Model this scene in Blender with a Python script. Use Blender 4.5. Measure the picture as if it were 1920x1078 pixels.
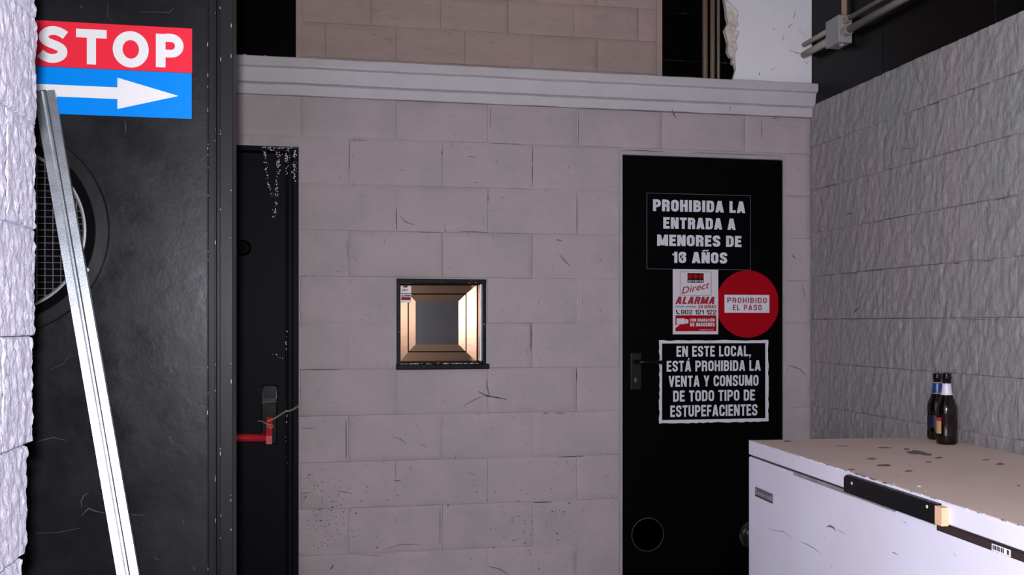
import bpy, bmesh, math, random
from mathutils import Vector, Matrix, noise
R = math.radians
random.seed(7)
for o in list(bpy.data.objects): bpy.data.objects.remove(o, do_unlink=True)
SC = bpy.context.scene
COL = SC.collection

# ------------------------------------------------------------------ camera, light, exposure
F = 1827.0; HY = 608.0; YAW = R(10.84); EYE = Vector((0, 0, 1.25))
cd = bpy.data.cameras.new('camera'); cam = bpy.data.objects.new('camera', cd); COL.objects.link(cam)
cam.location = EYE; cam.rotation_euler = (R(90), 0, -YAW)
cd.sensor_width = 36; cd.lens = F / 1920 * 36; cd.shift_y = (HY - 539) / 1920; cd.clip_start = 0.02
SC.camera = cam

W = bpy.data.worlds.new('world'); SC.world = W; W.use_nodes = True
W.node_tree.nodes['Background'].inputs[0].default_value = (0.8, 0.82, 1.0, 1)
W.node_tree.nodes['Background'].inputs[1].default_value = 0.02

def lamp(name, kind, loc, energy, color, size, aim=None):
    l = bpy.data.lights.new(name, kind); l.energy = energy; l.color = color
    if kind == 'AREA': l.shape = 'DISK'; l.size = size
    else: l.shadow_soft_size = size
    o = bpy.data.objects.new(name, l); COL.objects.link(o); o.location = loc
    if aim is not None: o.rotation_euler = (Vector(aim) - Vector(loc)).to_track_quat('-Z', 'Y').to_euler()
    return o
lamp('camera_flash', 'POINT', (-0.04, -0.02, 1.37), 305, (0.95, 0.93, 1.0), 0.035)
lamp('ambient_fill', 'AREA', (0.9, 1.4, 3.3), 5, (0.9, 0.93, 1.0), 0.9, (0.9, 2.2, 0))  # weak overhead fill added for ambient light, not a fitting of the room

SC.view_settings.view_transform = 'Standard'; SC.view_settings.look = 'None'
SC.view_settings.exposure = 0.0; SC.view_settings.gamma = 1.0
SC.view_settings.use_curve_mapping = False

# ------------------------------------------------------------------ helpers
FWD = Vector((math.sin(YAW), math.cos(YAW), 0)); RGT = Vector((math.cos(YAW), -math.sin(YAW), 0))
def ray(px, py): return FWD + RGT * ((px - 960) / F) + Vector((0, 0, (HY - py) / F))
def hit(px, py, p, n):
    d = ray(px, py); p = Vector(p); n = Vector(n)
    return EYE + d * ((p - EYE).dot(n) / d.dot(n))
def onY(px, py, Y): return hit(px, py, (0, Y, 0), (0, 1, 0))
def onX(px, py, X): return hit(px, py, (X, 0, 0), (1, 0, 0))
def onZ(px, py, Z): return hit(px, py, (0, 0, Z), (0, 0, 1))

def mat(name, col, rough=0.6, metal=0.0, col2=None, nscale=6.0, ncon=(0.35, 0.65), bump=None, stretch=None,
        chips=None, stains=None, spec=0.5, aniso=0.0, coat=0.0, trans=0.0, bump2=None, rvar=0.0):
    m = bpy.data.materials.new(name); m.use_nodes = True; nt = m.node_tree; N = nt.nodes; L = nt.links
    b = N['Principled BSDF']
    b.inputs['Roughness'].default_value = rough; b.inputs['Metallic'].default_value = metal
    b.inputs['Specular IOR Level'].default_value = spec
    b.inputs['Base Color'].default_value = (*col, 1)
    b.inputs['Anisotropic'].default_value = aniso
    b.inputs['Coat Weight'].default_value = coat
    b.inputs['Transmission Weight'].default_value = trans
    geo = N.new('ShaderNodeNewGeometry'); mp = N.new('ShaderNodeMapping')
    L.new(geo.outputs['Position'], mp.inputs[0])
    if stretch: mp.inputs['Scale'].default_value = stretch
    def nz(scale, detail=6, rg=0.6):
        n = N.new('ShaderNodeTexNoise'); n.inputs['Scale'].default_value = scale
        n.inputs['Detail'].default_value = detail; n.inputs['Roughness'].default_value = rg
        L.new(mp.outputs[0], n.inputs['Vector']); return n
    def ramp(src, lo, hi):
        r = N.new('ShaderNodeMapRange'); r.inputs[1].default_value = lo; r.inputs[2].default_value = hi
        L.new(src, r.inputs[0]); return r.outputs[0]
    cur = None
    def mix(fac, a, bcol):
        x = N.new('ShaderNodeMix'); x.data_type = 'RGBA'; L.new(fac, x.inputs[0])
        if hasattr(a, 'links') or not isinstance(a, tuple): L.new(a, x.inputs[6])
        else: x.inputs[6].default_value = (*a, 1)
        x.inputs[7].default_value = (*bcol, 1); return x.outputs[2]
    cur = col
    if col2:
        cur = mix(ramp(nz(nscale).outputs[0], *ncon), cur, col2)
    if stains:   # (color, scale, lo, hi)
        cur = mix(ramp(nz(stains[1], 8, 0.7).outputs[0], stains[2], stains[3]), cur, stains[0])
    if chips:
        cur = mix(ramp(nz(chips[1], 3, 0.5).outputs[0], chips[2], chips[2] + 0.02), cur, chips[0])
    if cur is not col: L.new(cur, b.inputs['Base Color'])
    if rvar:
        L.new(ramp(nz(9).outputs[0], 0.3, 0.7), (r := N.new('ShaderNodeMapRange')).inputs[0])
        r.inputs[3].default_value = rough - rvar; r.inputs[4].default_value = rough + rvar
        L.new(r.outputs[0], b.inputs['Roughness'])
    prev = None
    for bb in (bump, bump2):
        if not bb: continue
        bn = N.new('ShaderNodeBump'); bn.inputs['Strength'].default_value = bb[1]; bn.inputs['Distance'].default_value = bb[2]
        L.new(nz(bb[0], 8, 0.62).outputs[0], bn.inputs['Height'])
        if prev: L.new(prev, bn.inputs['Normal'])
        prev = bn.outputs[0]
    if prev: L.new(prev, b.inputs['Normal'])
    return m

M = {}
M['stone_grey'] = mat('painted_stone_grey', (0.37, 0.31, 0.31), 0.62, col2=(0.315, 0.275, 0.272), nscale=4,
    bump=(22, 0.35, 0.012), bump2=(90, 0.25, 0.003), stains=((0.19, 0.165, 0.17), 24, 0.62, 0.78), chips=((0.05, 0.045, 0.045), 60, 0.76))
M['stone_right'] = mat('painted_stone_cool_grey', (0.25, 0.26, 0.252), 0.6, col2=(0.31, 0.275, 0.272), nscale=3,
    bump=(38, 0.7, 0.015), bump2=(120, 0.35, 0.003), stretch=(1, 1, 0.5))
M['stone_left'] = mat('painted_stone_pale', (0.77, 0.75, 0.89), 0.55, col2=(0.70, 0.68, 0.81), nscale=5,
    bump=(70, 0.6, 0.012), bump2=(200, 0.4, 0.003), stretch=(1, 1, 0.8))
M['stone_brown'] = mat('painted_stone_brown', (0.70, 0.51, 0.46), 0.75, col2=(0.61, 0.46, 0.40), nscale=5,
    bump=(30, 0.5, 0.01), stretch=(0.5, 1, 1.6), stains=((0.40, 0.34, 0.24), 20, 0.58, 0.75))
M['mortar'] = mat('joint_filler', (0.26, 0.235, 0.24), 0.9)
M['mortar_dark'] = mat('joint_dark', (0.05, 0.045, 0.05), 0.9)
M['plaster_grey'] = mat('painted_moulding_grey', (0.44, 0.41, 0.42), 0.6, col2=(0.40, 0.385, 0.39), nscale=7,
    bump=(30, 0.3, 0.004), stains=((0.2, 0.18, 0.18), 18, 0.68, 0.76))
M['door_reveal'] = mat('painted_reveal_grey', (0.33, 0.30, 0.305), 0.65, col2=(0.28, 0.26, 0.262), nscale=9, bump=(30, 0.3, 0.004))
M['plaster_white'] = mat('white_plaster', (0.71, 0.71, 0.71), 0.7, col2=(0.66, 0.655, 0.67), nscale=3,
    bump=(12, 0.3, 0.006), chips=((0.08, 0.08, 0.08), 34, 0.755))
M['plaster_beige'] = mat('broken_plaster_beige', (0.52, 0.46, 0.39), 0.9, col2=(0.62, 0.57, 0.50), nscale=18,
    bump=(30, 0.8, 0.015))
M['black_paint'] = mat('black_gloss_paint', (0.009, 0.009, 0.011), 0.33, bump=(10, 0.3, 0.005), bump2=(90, 0.16, 0.0012),
    rvar=0.1, chips=((0.30, 0.29, 0.28), 55, 0.79), col2=(0.013, 0.013, 0.015), nscale=3, spec=0.2)
M['black_metal'] = mat('black_metal_frame', (0.008, 0.008, 0.009), 0.4, spec=0.13, bump=(40, 0.2, 0.002), stretch=(1, 1, 0.2),
    chips=((0.35, 0.34, 0.33), 60, 0.77), col2=(0.014, 0.014, 0.015), nscale=8)
M['black_door'] = mat('black_satin_door', (0.0012, 0.0012, 0.0014), 0.5, bump=(8, 0.1, 0.003), spec=0.03, chips=((0.2, 0.19, 0.19), 40, 0.82))
M['black_door_left'] = mat('black_navy_door', (0.0035, 0.0035, 0.006), 0.5, spec=0.06, chips=((0.25, 0.25, 0.25), 40, 0.81))
M['black_tile'] = mat('black_glazed_tile', (0.003, 0.003, 0.003), 0.28, stains=((0.014, 0.014, 0.016), 5, 0.6, 0.8), bump=(5, 0.1, 0.002), spec=0.09, stretch=(1,1,1))
M['tile_joint'] = mat('tile_joint_pale', (0.22, 0.21, 0.19), 0.9, col2=(0.01, 0.01, 0.01), nscale=8, ncon=(0.42, 0.5))
M['tile_joint_dark'] = mat('tile_joint_dark', (0.004, 0.004, 0.004), 0.9, col2=(0.06, 0.06, 0.06), nscale=4, ncon=(0.5, 0.65))
M['bronze'] = mat('bronze_anodised', (0.29, 0.18, 0.115), 0.30, metal=1.0, aniso=0.92, bump=(30, 0.1, 0.002))
_b = M['bronze'].node_tree; _t = _b.nodes.new('ShaderNodeTangent'); _t.direction_type = 'UV_MAP'; _t.uv_map = 'grain'
_b.links.new(_t.outputs[0], _b.nodes['Principled BSDF'].inputs['Tangent'])
_b.nodes['Principled BSDF'].inputs['Anisotropic Rotation'].default_value = 0.25
M['dark_glass'] = mat('dark_glass', (0.035, 0.035, 0.04), 0.2, spec=0.5, col2=(0.05, 0.045, 0.05), nscale=8)
M['zinc'] = mat('galvanised_steel', (0.70, 0.74, 0.80), 0.33, metal=0.92, col2=(0.50, 0.55, 0.62), nscale=20, bump=(300, 0.3, 0.001))
M['wire'] = mat('wire_grille', (0.45, 0.45, 0.47), 0.4, metal=0.7)
M['sign_red'] = mat('sign_red', (0.80, 0.024, 0.05), 0.4, spec=0.15)
M['sign_blue'] = mat('sign_blue', (0.0, 0.235, 0.80), 0.4, spec=0.1)
M['sign_white'] = mat('sign_white', (0.78, 0.78, 0.78), 0.4)
M['letter_grey'] = mat('letter_white', (0.60, 0.60, 0.62), 0.5, col2=(0.52, 0.52, 0.56), nscale=40)
M['sign_black'] = mat('sign_black', (0.0012, 0.0012, 0.0022), 0.5, spec=0.03)
M['black_trim'] = mat('chipped_black_trim', (0.004, 0.004, 0.004), 0.45, spec=0.08, chips=((0.35, 0.34, 0.33), 70, 0.70), col2=(0.012, 0.012, 0.012), nscale=20)
M['alarm_white'] = mat('alarm_plate_white', (0.55, 0.52, 0.54), 0.5)
M['disc_red'] = mat('disc_red', (0.30, 0.0005, 0.006), 0.45, spec=0.1)
M['ink_red'] = mat('ink_red', (0.26, 0.004, 0.015), 0.5)
M['ink_black'] = mat('ink_black', (0.002, 0.002, 0.003), 0.5, spec=0.1)
M['ink_blue'] = mat('ink_blue', (0.012, 0.02, 0.09), 0.5)
M['grey_line'] = mat('sticker_edge', (0.10, 0.10, 0.10), 0.5)
M['panic_red'] = mat('panic_bar_red', (0.45, 0.01, 0.02), 0.35)
M['cord'] = mat('twine', (0.42, 0.33, 0.22), 0.8)
M['freezer_white'] = mat('freezer_enamel', (0.75, 0.74, 0.84), 0.38, col2=(0.69, 0.67, 0.74), nscale=2.5, bump=(4, 0.1, 0.004),
    chips=((0.13, 0.11, 0.10), 26, 0.77))
M['freezer_top'] = mat('dusty_lid_top', (0.64, 0.49, 0.41), 0.75, col2=(0.58, 0.445, 0.375), nscale=4, bump=(60, 0.15, 0.001),
    stains=((0.25, 0.19, 0.165), 6, 0.68, 0.74))
M['worn_edge'] = mat('worn_enamel_edge', (0.62, 0.6, 0.62), 0.5, chips=((0.16, 0.12, 0.10), 40, 0.58))
M['gasket'] = mat('brown_gasket', (0.035, 0.02, 0.02), 0.5, chips=((0.4, 0.38, 0.38), 30, 0.74))
M['gasket_grey'] = mat('grey_seal', (0.20, 0.18, 0.17), 0.5, col2=(0.33, 0.32, 0.33), nscale=14)
M['handle_black'] = mat('handle_black_plastic', (0.004, 0.0045, 0.0045), 0.25, chips=((0.4, 0.4, 0.4), 30, 0.79), spec=0.12)
M['screw'] = mat('screw_cap', (0.65, 0.50, 0.42), 0.5)
M['wood_raw'] = mat('raw_wood_block', (0.62, 0.40, 0.22), 0.7, col2=(0.68, 0.47, 0.28), nscale=10, stretch=(1, 4, 1))
M['dirt'] = mat('dirt_mark', (0.11, 0.085, 0.075), 0.8, col2=(0.16, 0.13, 0.12), nscale=60)
M['scratch'] = mat('scratch_mark', (0.14, 0.12, 0.10), 0.8)
M['badge'] = mat('badge_metal', (0.16, 0.15, 0.165), 0.35, metal=0.4)
M['badge_text'] = mat('badge_lettering', (0.45, 0.43, 0.46), 0.3, metal=0.6)
M['pvc_beige'] = mat('pvc_conduit_beige', (0.33, 0.215, 0.135), 0.5, col2=(0.26, 0.19, 0.12), nscale=6, stretch=(1, 1, 0.4))
M['pvc_grey'] = mat('pvc_conduit_grey', (0.30, 0.26, 0.21), 0.45)
M['box_grey'] = mat('junction_box_grey', (0.27, 0.265, 0.255), 0.5)
M['chrome'] = mat('chrome_ring', (0.45, 0.43, 0.42), 0.2, metal=1.0)
M['glass_brown'] = mat('brown_bottle_glass', (0.004, 0.0015, 0.001), 0.08, spec=0.35, coat=0.2)
M['label_white'] = mat('label_foil_white', (0.55, 0.52, 0.58), 0.35)
M['label_blue'] = mat('label_foil_blue', (0.005, 0.03, 0.15), 0.35)
M['label_gold'] = mat('label_gold', (0.42, 0.27, 0.10), 0.4)
M['label_red'] = mat('label_red', (0.5, 0.01, 0.03), 0.4)
M['label_navy'] = mat('label_navy', (0.003, 0.006, 0.02), 0.4)
M['floor'] = mat('concrete_floor', (0.13, 0.12, 0.12), 0.7, col2=(0.09, 0.085, 0.085), nscale=2, bump=(20, 0.2, 0.003))
M['ceiling'] = mat('ceiling_dark', (0.08, 0.08, 0.085), 0.9)
M['wall_plain'] = mat('wall_dark_plain', (0.16, 0.15, 0.155), 0.8)
M['flake'] = mat('plaster_flake', (0.72, 0.69, 0.68), 0.8)

def link(o, parent=None):
    COL.objects.link(o)
    if parent: o.parent = parent
    return o
def tag(o, label=None, cat=None, group=None, kind=None):
    if label: o['label'] = label
    if cat: o['category'] = cat
    if group: o['group'] = group
    if kind: o['kind'] = kind
    return o
def thing(name, label, cat, loc=(0, 0, 0), rz=0.0, group=None):
    o = bpy.data.objects.new(name, None); o.empty_display_size = 0.05; link(o)
    o.location = loc; o.rotation_euler = (0, 0, rz)
    bpy.context.view_layer.update()
    return tag(o, label, cat, group)
def obj(name, bm, m, parent=None, smooth=False, kind=None, recalc=True):
    if recalc: bmesh.ops.recalc_face_normals(bm, faces=bm.faces)
    me = bpy.data.meshes.new(name); bm.to_mesh(me); bm.free()
    for mm in (m if isinstance(m, (list, tuple)) else [m]): me.materials.append(mm)
    if smooth:
        for p in me.polygons: p.use_smooth = True
    o = link(bpy.data.objects.new(name, me), parent)
    if kind: o['kind'] = kind
    return o
def box(bm, x0, x1, y0, y1, z0, z1, bev=0.0, seg=2):
    r = bmesh.ops.create_cube(bm, size=1.0)
    for v in r['verts']:
        v.co = Vector((x0 + (x1 - x0) * (v.co.x + .5), y0 + (y1 - y0) * (v.co.y + .5), z0 + (z1 - z0) * (v.co.z + .5)))
    if bev:
        es = {e for v in r['verts'] for e in v.link_edges}
        bmesh.ops.bevel(bm, geom=list(es), offset=bev, segments=seg, affect='EDGES', profile=0.5)
    return bm
def B(*a, **k): return box(bmesh.new(), *a, **k)
def prism(bm, pts, axis, a0, a1):
    """closed outline pts (2D) extruded along axis ('x','y','z') from a0 to a1"""
    def P(p, a):
        return {'x': Vector((a, p[0], p[1])), 'y': Vector((p[0], a, p[1])), 'z': Vector((p[0], p[1], a))}[axis]
    A = [bm.verts.new(P(p, a0)) for p in pts]; C = [bm.verts.new(P(p, a1)) for p in pts]
    bm.faces.new(A); bm.faces.new(C[::-1]); n = len(pts)
    for i in range(n): bm.faces.new((A[i], C[i], C[(i + 1) % n], A[(i + 1) % n]))
    return bm
def tube(bm, pts, r, seg=12, cap=True):
    rings = []
    pts = [Vector(p) for p in pts]
    for i, p in enumerate(pts):
        d = (pts[min(i + 1, len(pts) - 1)] - pts[max(i - 1, 0)]).normalized()
        a = d.cross(Vector((0, 0, 1)));
        if a.length < 1e-3: a = d.cross(Vector((0, 1, 0)))
        a.normalize(); b = d.cross(a).normalized()
        rr = r[i] if isinstance(r, (list, tuple)) else r
        rings.append([bm.verts.new(p + a * rr * math.cos(2 * math.pi * k / seg) + b * rr * math.sin(2 * math.pi * k / seg)) for k in range(seg)])
    for i in range(len(rings) - 1):
        for k in range(seg):
            bm.faces.new((rings[i][k], rings[i][(k + 1) % seg], rings[i + 1][(k + 1) % seg], rings[i + 1][k]))
    if cap: bm.faces.new(rings[0][::-1]); bm.faces.new(rings[-1])
    return bm
def lathe(bm, prof, seg=40, axis='z', c=(0, 0, 0), closed=False):
    rings = []; c = Vector(c)
    for (r, h) in prof:
        ring = []
        for k in range(seg):
            a = 2 * math.pi * k / seg
            if axis == 'z': v = Vector((r * math.cos(a), r * math.sin(a), h))
            elif axis == 'y': v = Vector((r * math.cos(a), h, r * math.sin(a)))
            else: v = Vector((h, r * math.cos(a), r * math.sin(a)))
            ring.append(bm.verts.new(c + v))
        rings.append(ring)
    n = len(rings)
    for i in range(n if closed else n - 1):
        j = (i + 1) % n
        for k in range(seg): bm.faces.new((rings[i][k], rings[i][(k + 1) % seg], rings[j][(k + 1) % seg], rings[j][k]))
    if not closed:
        if prof[0][0] > 1e-5: bm.faces.new(rings[0][::-1])
        if prof[-1][0] > 1e-5: bm.faces.new(rings[-1])
    bmesh.ops.remove_doubles(bm, verts=bm.verts, dist=1e-6)
    return bm
def poly(bm, pts, th, n):
    """thin solid plate from 3D outline pts, thickened along n"""
    n = Vector(n) * th
    A = [bm.verts.new(Vector(p)) for p in pts]; C = [bm.verts.new(Vector(p) + n) for p in pts]
    bm.faces.new(A); bm.faces.new(C[::-1]); k = len(pts)
    for i in range(k): bm.faces.new((A[i], C[i], C[(i + 1) % k], A[(i + 1) % k]))
    return bm

def text(s, parent, x0, x1, z0, z1, y, m, name='lettering', off=0.05, shear=0.0, th=0.0004, mtx=None, spacing=1.05, rot=0.0):
    """lettering fitted to the rectangle x0..x1, z0..z1 of the parent's XZ plane, facing -Y at depth y"""
    cu = bpy.data.curves.new('t', 'FONT'); cu.body = s; cu.offset = off; cu.shear = shear; cu.space_character = spacing
    cu.extrude = 0.01; cu.resolution_u = 5; cu.space_line = 1
    to = bpy.data.objects.new('t', cu); COL.objects.link(to)
    bpy.context.view_layer.update()
    me = bpy.data.meshes.new_from_object(to.evaluated_get(bpy.context.evaluated_depsgraph_get()))
    bpy.data.objects.remove(to); bpy.data.curves.remove(cu)
    if rot: me.transform(Matrix.Rotation(rot, 4, 'Z'))
    xs = [v.co.x for v in me.vertices]; ys = [v.co.y for v in me.vertices]
    sx = (x1 - x0) / (max(xs) - min(xs)); sz = (z1 - z0) / (max(ys) - min(ys)); mx, my = min(xs), min(ys)
    for v in me.vertices:
        c = v.co.copy()
        p = Vector((x0 + (c.x - mx) * sx, y - th if c.z > 0 else y, z0 + (c.y - my) * sz))
        v.co = (mtx @ p) if mtx else p
    me.materials.clear(); me.materials.append(m)
    o = bpy.data.objects.new(name, me); return link(o, parent)

# condensed bold sign lettering built from strokes (cap height 1, stroke width SW)
def glyph(ch, w):
    """-> (advance width, list of strokes) ; stroke = ('p', pts, closed, radius) ribbon | ('d', x0, y0, x1, y1) slanted bar | ('f', pts) filled"""
    h = w / 2; T, Bt = 1 - h, h; r = .2
    W = {'I': w, 'M': .78, 'W': .8, 'N': .6, 'Ñ': .6, 'A': .62, 'Á': .62, 'V': .6, 'Y': .6, 'E': .48, 'F': .46, 'L': .46, 'T': .52, '1': .36, ' ': .24, ',': .2}.get(ch, .56)
    L_, R_ = h, W - h
    D = lambda x0, y0, x1, y1: ('d', x0, y0, x1, y1)
    P_ = lambda pts, closed=False, rr=r: ('p', pts, closed, rr)
    V1 = P_([(L_, 0), (L_, 1)]); V2 = P_([(R_, 0), (R_, 1)])
    g = {
     'A': [D(h, 0, W / 2 - .02, 1), D(R_, 0, W / 2 + .02, 1), P_([(.2, .26), (W - .2, .26)])],
     'B': [V1, P_([(L_, T), (R_ - .02, T), (R_ - .02, .53), (L_, .53)], False, .16), P_([(L_, .53), (R_, .53), (R_, Bt), (L_, Bt)], False, .18)],
     'C': [P_([(R_, .64), (R_, T), (L_, T), (L_, Bt), (R_, Bt), (R_, .36)])],
     'D': [V1, P_([(L_, T), (R_, T), (R_, Bt), (L_, Bt)])],
     'E': [V1, P_([(L_, T), (W, T)]), P_([(L_, .52), (W - .04, .52)]), P_([(L_, Bt), (W, Bt)])],
     'F': [V1, P_([(L_, T), (W, T)]), P_([(L_, .5), (W - .04, .5)])],
     'G': [P_([(R_, .66), (R_, T), (L_, T), (L_, Bt), (R_, Bt), (R_, .45)]), P_([(W / 2, .45), (W, .45)], False, 0)],
     'H': [V1, V2, P_([(L_, .52), (R_, .52)])],
     'I': [V1],
     'L': [V1, P_([(L_, Bt), (W, Bt)])],
     'M': [V1, V2, D(L_ + .02, 1, W / 2, 0.05), D(R_ - .02, 1, W / 2, 0.05)],
     'N': [V1, V2, D(L_ + .02, 1, R_ - .02, 0)],
     'O': [P_([(L_, T), (R_, T), (R_, Bt), (L_, Bt)], True)],
     'P': [V1, P_([(L_, T), (R_, T), (R_, .45), (L_, .45)], False, .2)],
     'R': [V1, P_([(L_, T), (R_, T), (R_, .5), (L_, .5)], False, .18), P_([(L_ + .12, .5), (R_ - .01, .5), (R_ - .01, 0)], False, .1)],
     'S': [P_([(R_, .68), (R_, T), (L_, T), (L_, .57), (R_, .43), (R_, Bt), (L_, Bt), (L_, .32)], False, .17)],
     'T': [P_([(0, T), (W, T)]), P_([(W / 2, 0), (W / 2, 1)])],
     'U': [P_([(L_, 1), (L_, Bt), (R_, Bt), (R_, 1)])],
     'V': [D(h, 1, W / 2, 0), D(R_, 1, W / 2, 0)],
     'Y': [D(h, 1, W / 2, .38), D(R_, 1, W / 2, .38), P_([(W / 2, 0), (W / 2, .45)])],
     '1': [P_([(R_, 0), (R_, 1)]), ('f', [(0, .68), (R_, .68), (R_, 1), (.12, .84), (0, .84)])],
     '2': [P_([(L_, .66), (L_, T), (R_, T), (R_, .55), (L_, .22), (L_, Bt)], False, .15), P_([(0, Bt), (W, Bt)])],
     '4': [P_([(R_ - .06, 0), (R_ - .06, 1)]), D(R_ - .1, 1, h, .3), P_([(0, .28), (W, .28)])],
     '6': [P_([(R_, .645), (R_, T), (L_, T), (L_, Bt), (R_, Bt), (R_, .56), (L_, .56)], False, .15)],
     '9': [P_([(L_, .355), (L_, Bt), (R_, Bt), (R_, T), (L_, T), (L_, .44), (R_, .44)], False, .15)],
     '0': [P_([(L_, T), (R_, T), (R_, Bt), (L_, Bt)], True)],
     ',': [('f', [(0, 0), (.18, 0), (.18, .06), (.08, -.18), (0, -.18), (.04, 0)]), ('f', [(0, 0), (.18, 0), (.18, .18), (0, .18)])],
     ' ': []}
    if ch == 'Ñ': return W, g['N'] + [P_([(.08, 1.09), (.2, 1.17), (.38, 1.12), (.52, 1.2)], False, .04)[:2] + (False, .05, .11)]
    if ch == 'Á': return W, g['A'] + [('f', [(W / 2 - .04, 1.05), (W / 2 + .06, 1.05), (W / 2 + .2, 1.24), (W / 2 + .04, 1.24)])]
    if ch == 'Ó': return W, g['O'] + [('f', [(W / 2 - .06, 1.05), (W / 2 + .04, 1.05), (W / 2 + .18, 1.22), (W / 2 + .02, 1.22)])]
    return W, g[ch]
def round_path(pts, closed, r):
    if r <= 0 or len(pts) < 3: return [Vector(p) for p in pts]
    out = []; n = len(pts); P_ = [Vector(p) for p in pts]
    for i in range(n):
        if not closed and i in (0, n - 1): out.append(P_[i]); continue
        a, b, c = P_[(i - 1) % n], P_[i], P_[(i + 1) % n]
        u, v = a - b, c - b; rr = min(r, u.length * .499, v.length * .499); u.normalize(); v.normalize()
        p0, p1 = b + u * rr, b + v * rr
        for k in range(7):
            t_ = k / 6; out.append(p0 * (1 - t_) ** 2 + b * 2 * t_ * (1 - t_) * .86 + (p0 + p1) * .5 * 2 * t_ * (1 - t_) * .14 + p1 * t_ ** 2)
    return out
def ribbon(pts, closed, w):
    L1, L2 = [], []; n = len(pts)
    for i, p in enumerate(pts):
        a = pts[i - 1] if (i or closed) else None; c = pts[(i + 1) % n] if (i < n - 1 or closed) else None
        d1 = (p - a).normalized() if a is not None else (c - p).normalized(); d2 = (c - p).normalized() if c is not None else d1
        nn = Vector((-(d1 + d2).y, (d1 + d2).x)); nn.normalize(); k = max(.55, nn.dot(Vector((-d1.y, d1.x))))
        L1.append(p + nn * w / 2 / k); L2.append(p - nn * w / 2 / k)
    m_ = n if closed else n - 1
    return [(L1[i], L1[(i + 1) % n], L2[(i + 1) % n], L2[i]) for i in range(m_)]
def stext(s, parent, x0, x1, z0, z1, y, m, name='lettering', w=.2, gap=.09, shear=0.0, th=0.0004, cap=None):
    """stroke lettering; x0..x1 the word's extent, z0..z1 the CAP height"""
    polys = []; x = 0
    for ch in s:
        W_, st = glyph(ch, w)
        for q in st:
            if q[0] == 'p':
                wd = q[4] if len(q) > 4 else w
                for f in ribbon(round_path(q[1], q[2], q[3]), q[2], wd): polys.append([(p.x + x, p.y) for p in f])
            elif q[0] == 'd':
                _, a, b, c, d = q; e = w * .53; polys.append([(a - e + x, b), (a + e + x, b), (c + e + x, d), (c - e + x, d)])
            else: polys.append([(p[0] + x, p[1]) for p in q[1]])
        x += W_ + gap
    tot = x - gap; sx = (x1 - x0) / (tot + shear); sz = z1 - z0
    bm = bmesh.new()
    for i, pl_ in enumerate(polys):
        e = 1e-5 * (i % 7)
        vs = [bm.verts.new((x0 + (px + shear * pz) * sx, y - th - e, z0 + pz * sz)) for px, pz in pl_]
        try: f = bm.faces.new(vs)
        except ValueError: continue
    bmesh.ops.recalc_face_normals(bm, faces=bm.faces)
    for f in bm.faces:
        if f.normal.y > 0: f.normal_flip()
    return obj(name, bm, m, parent, recalc=False)

# ------------------------------------------------------------------ stones
def rocky(amp, su, sv, seed, slant=0.0, vor=0.5):
    def f(u, v):
        uu = u + v * slant
        p = Vector((uu * su, v * sv, seed))
        a = noise.fractal(p, 1.0, 2.1, 5)
        if vor:
            d = noise.voronoi(Vector((uu * su * 1.3, v * sv * 1.3, seed + 3.1)))[0]
            a = a * (1 - vor) + vor * (1.2 * (d[1] - d[0]) - .4)
        return amp * a
    return f
MAP_BACK = lambda Y: (lambda u, v, w: Vector((u, Y - w, v)))
MAP_RIGHT = lambda X: (lambda u, v, w: Vector((X - w, u, v)))
MAP_LEFT = lambda X: (lambda u, v, w: Vector((X + w, u, v)))
def stone(parent, u0, u1, v0, v1, mp, disp, m, step=0.03, holes=(), depth=0.03, gap=0.001, cham=0.003, pull=0.004, seed=0.0, name='stone', edge_rough=0.0, hj=False):
    a0, a1, b0, b1 = u0 + gap, u1 - gap, v0 + gap, v1 - gap
    if a1 - a0 < 0.01 or b1 - b0 < 0.01: return None
    def lines(lo, hi, hs):
        n = max(1, round((hi - lo - 2 * cham) / step))
        s = {lo, hi} | {lo + cham + (hi - lo - 2 * cham) * i / n for i in range(n + 1)}
        for h in hs:
            if lo < h < hi: s = {x for x in s if abs(x - h) > 0.002 or x in (lo, hi)} | {h}
        return sorted(s)
    hu = [h for H in holes for h in H[:2]]; hv = [h for H in holes for h in H[2:]]
    us = lines(a0, a1, hu); vs = lines(b0, b1, hv)
    bm = bmesh.new(); V = {}
    def vert(i, j):
        if (i, j) not in V:
            u, v = us[i], vs[j]; w = disp(u + seed, v)
            ed = i in (0, len(us) - 1) or j in (0, len(vs) - 1)
            if ed and (not hj or j in (0, len(vs) - 1)): w = w * (0.6 if not hj else 0.85) - pull
            elif ed: w = w - pull * .25
            du = dv = 0
            if edge_rough and ed:
                q = noise.noise(Vector((u * 45, v * 45, seed))) * edge_rough
                if i in (0, len(us) - 1): du = q - edge_rough * .6 if i else -q + edge_rough * .6
                if i in (0, len(us) - 1): dv = 0
            V[(i, j)] = bm.verts.new(mp(u + du, v + dv, w))
        return V[(i, j)]
    for i in range(len(us) - 1):
        for j in range(len(vs) - 1):
            cu, cv = (us[i] + us[i + 1]) / 2, (vs[j] + vs[j + 1]) / 2
            if any(h[0] < cu < h[1] and h[2] < cv < h[3] for h in holes): continue
            bm.faces.new((vert(i, j), vert(i + 1, j), vert(i + 1, j + 1), vert(i, j + 1)))
    if not bm.faces: bm.free(); return None
    be = [e for e in bm.edges if len(e.link_faces) == 1]
    r = bmesh.ops.extrude_edge_only(bm, edges=be)
    back = mp(0, 0, -depth) - mp(0, 0, 0)
    for v in r['geom']:
        if isinstance(v, bmesh.types.BMVert): v.co += back
    o = obj(name, bm, m, parent)
    for p in o.data.polygons: p.use_smooth = True
    try: o.data.set_sharp_from_angle(angle=R(50))
    except Exception: pass
    return o

YB = 4.27; XR = 2.26; XL = -0.535; YP = 2.70; YU = 5.72
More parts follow.
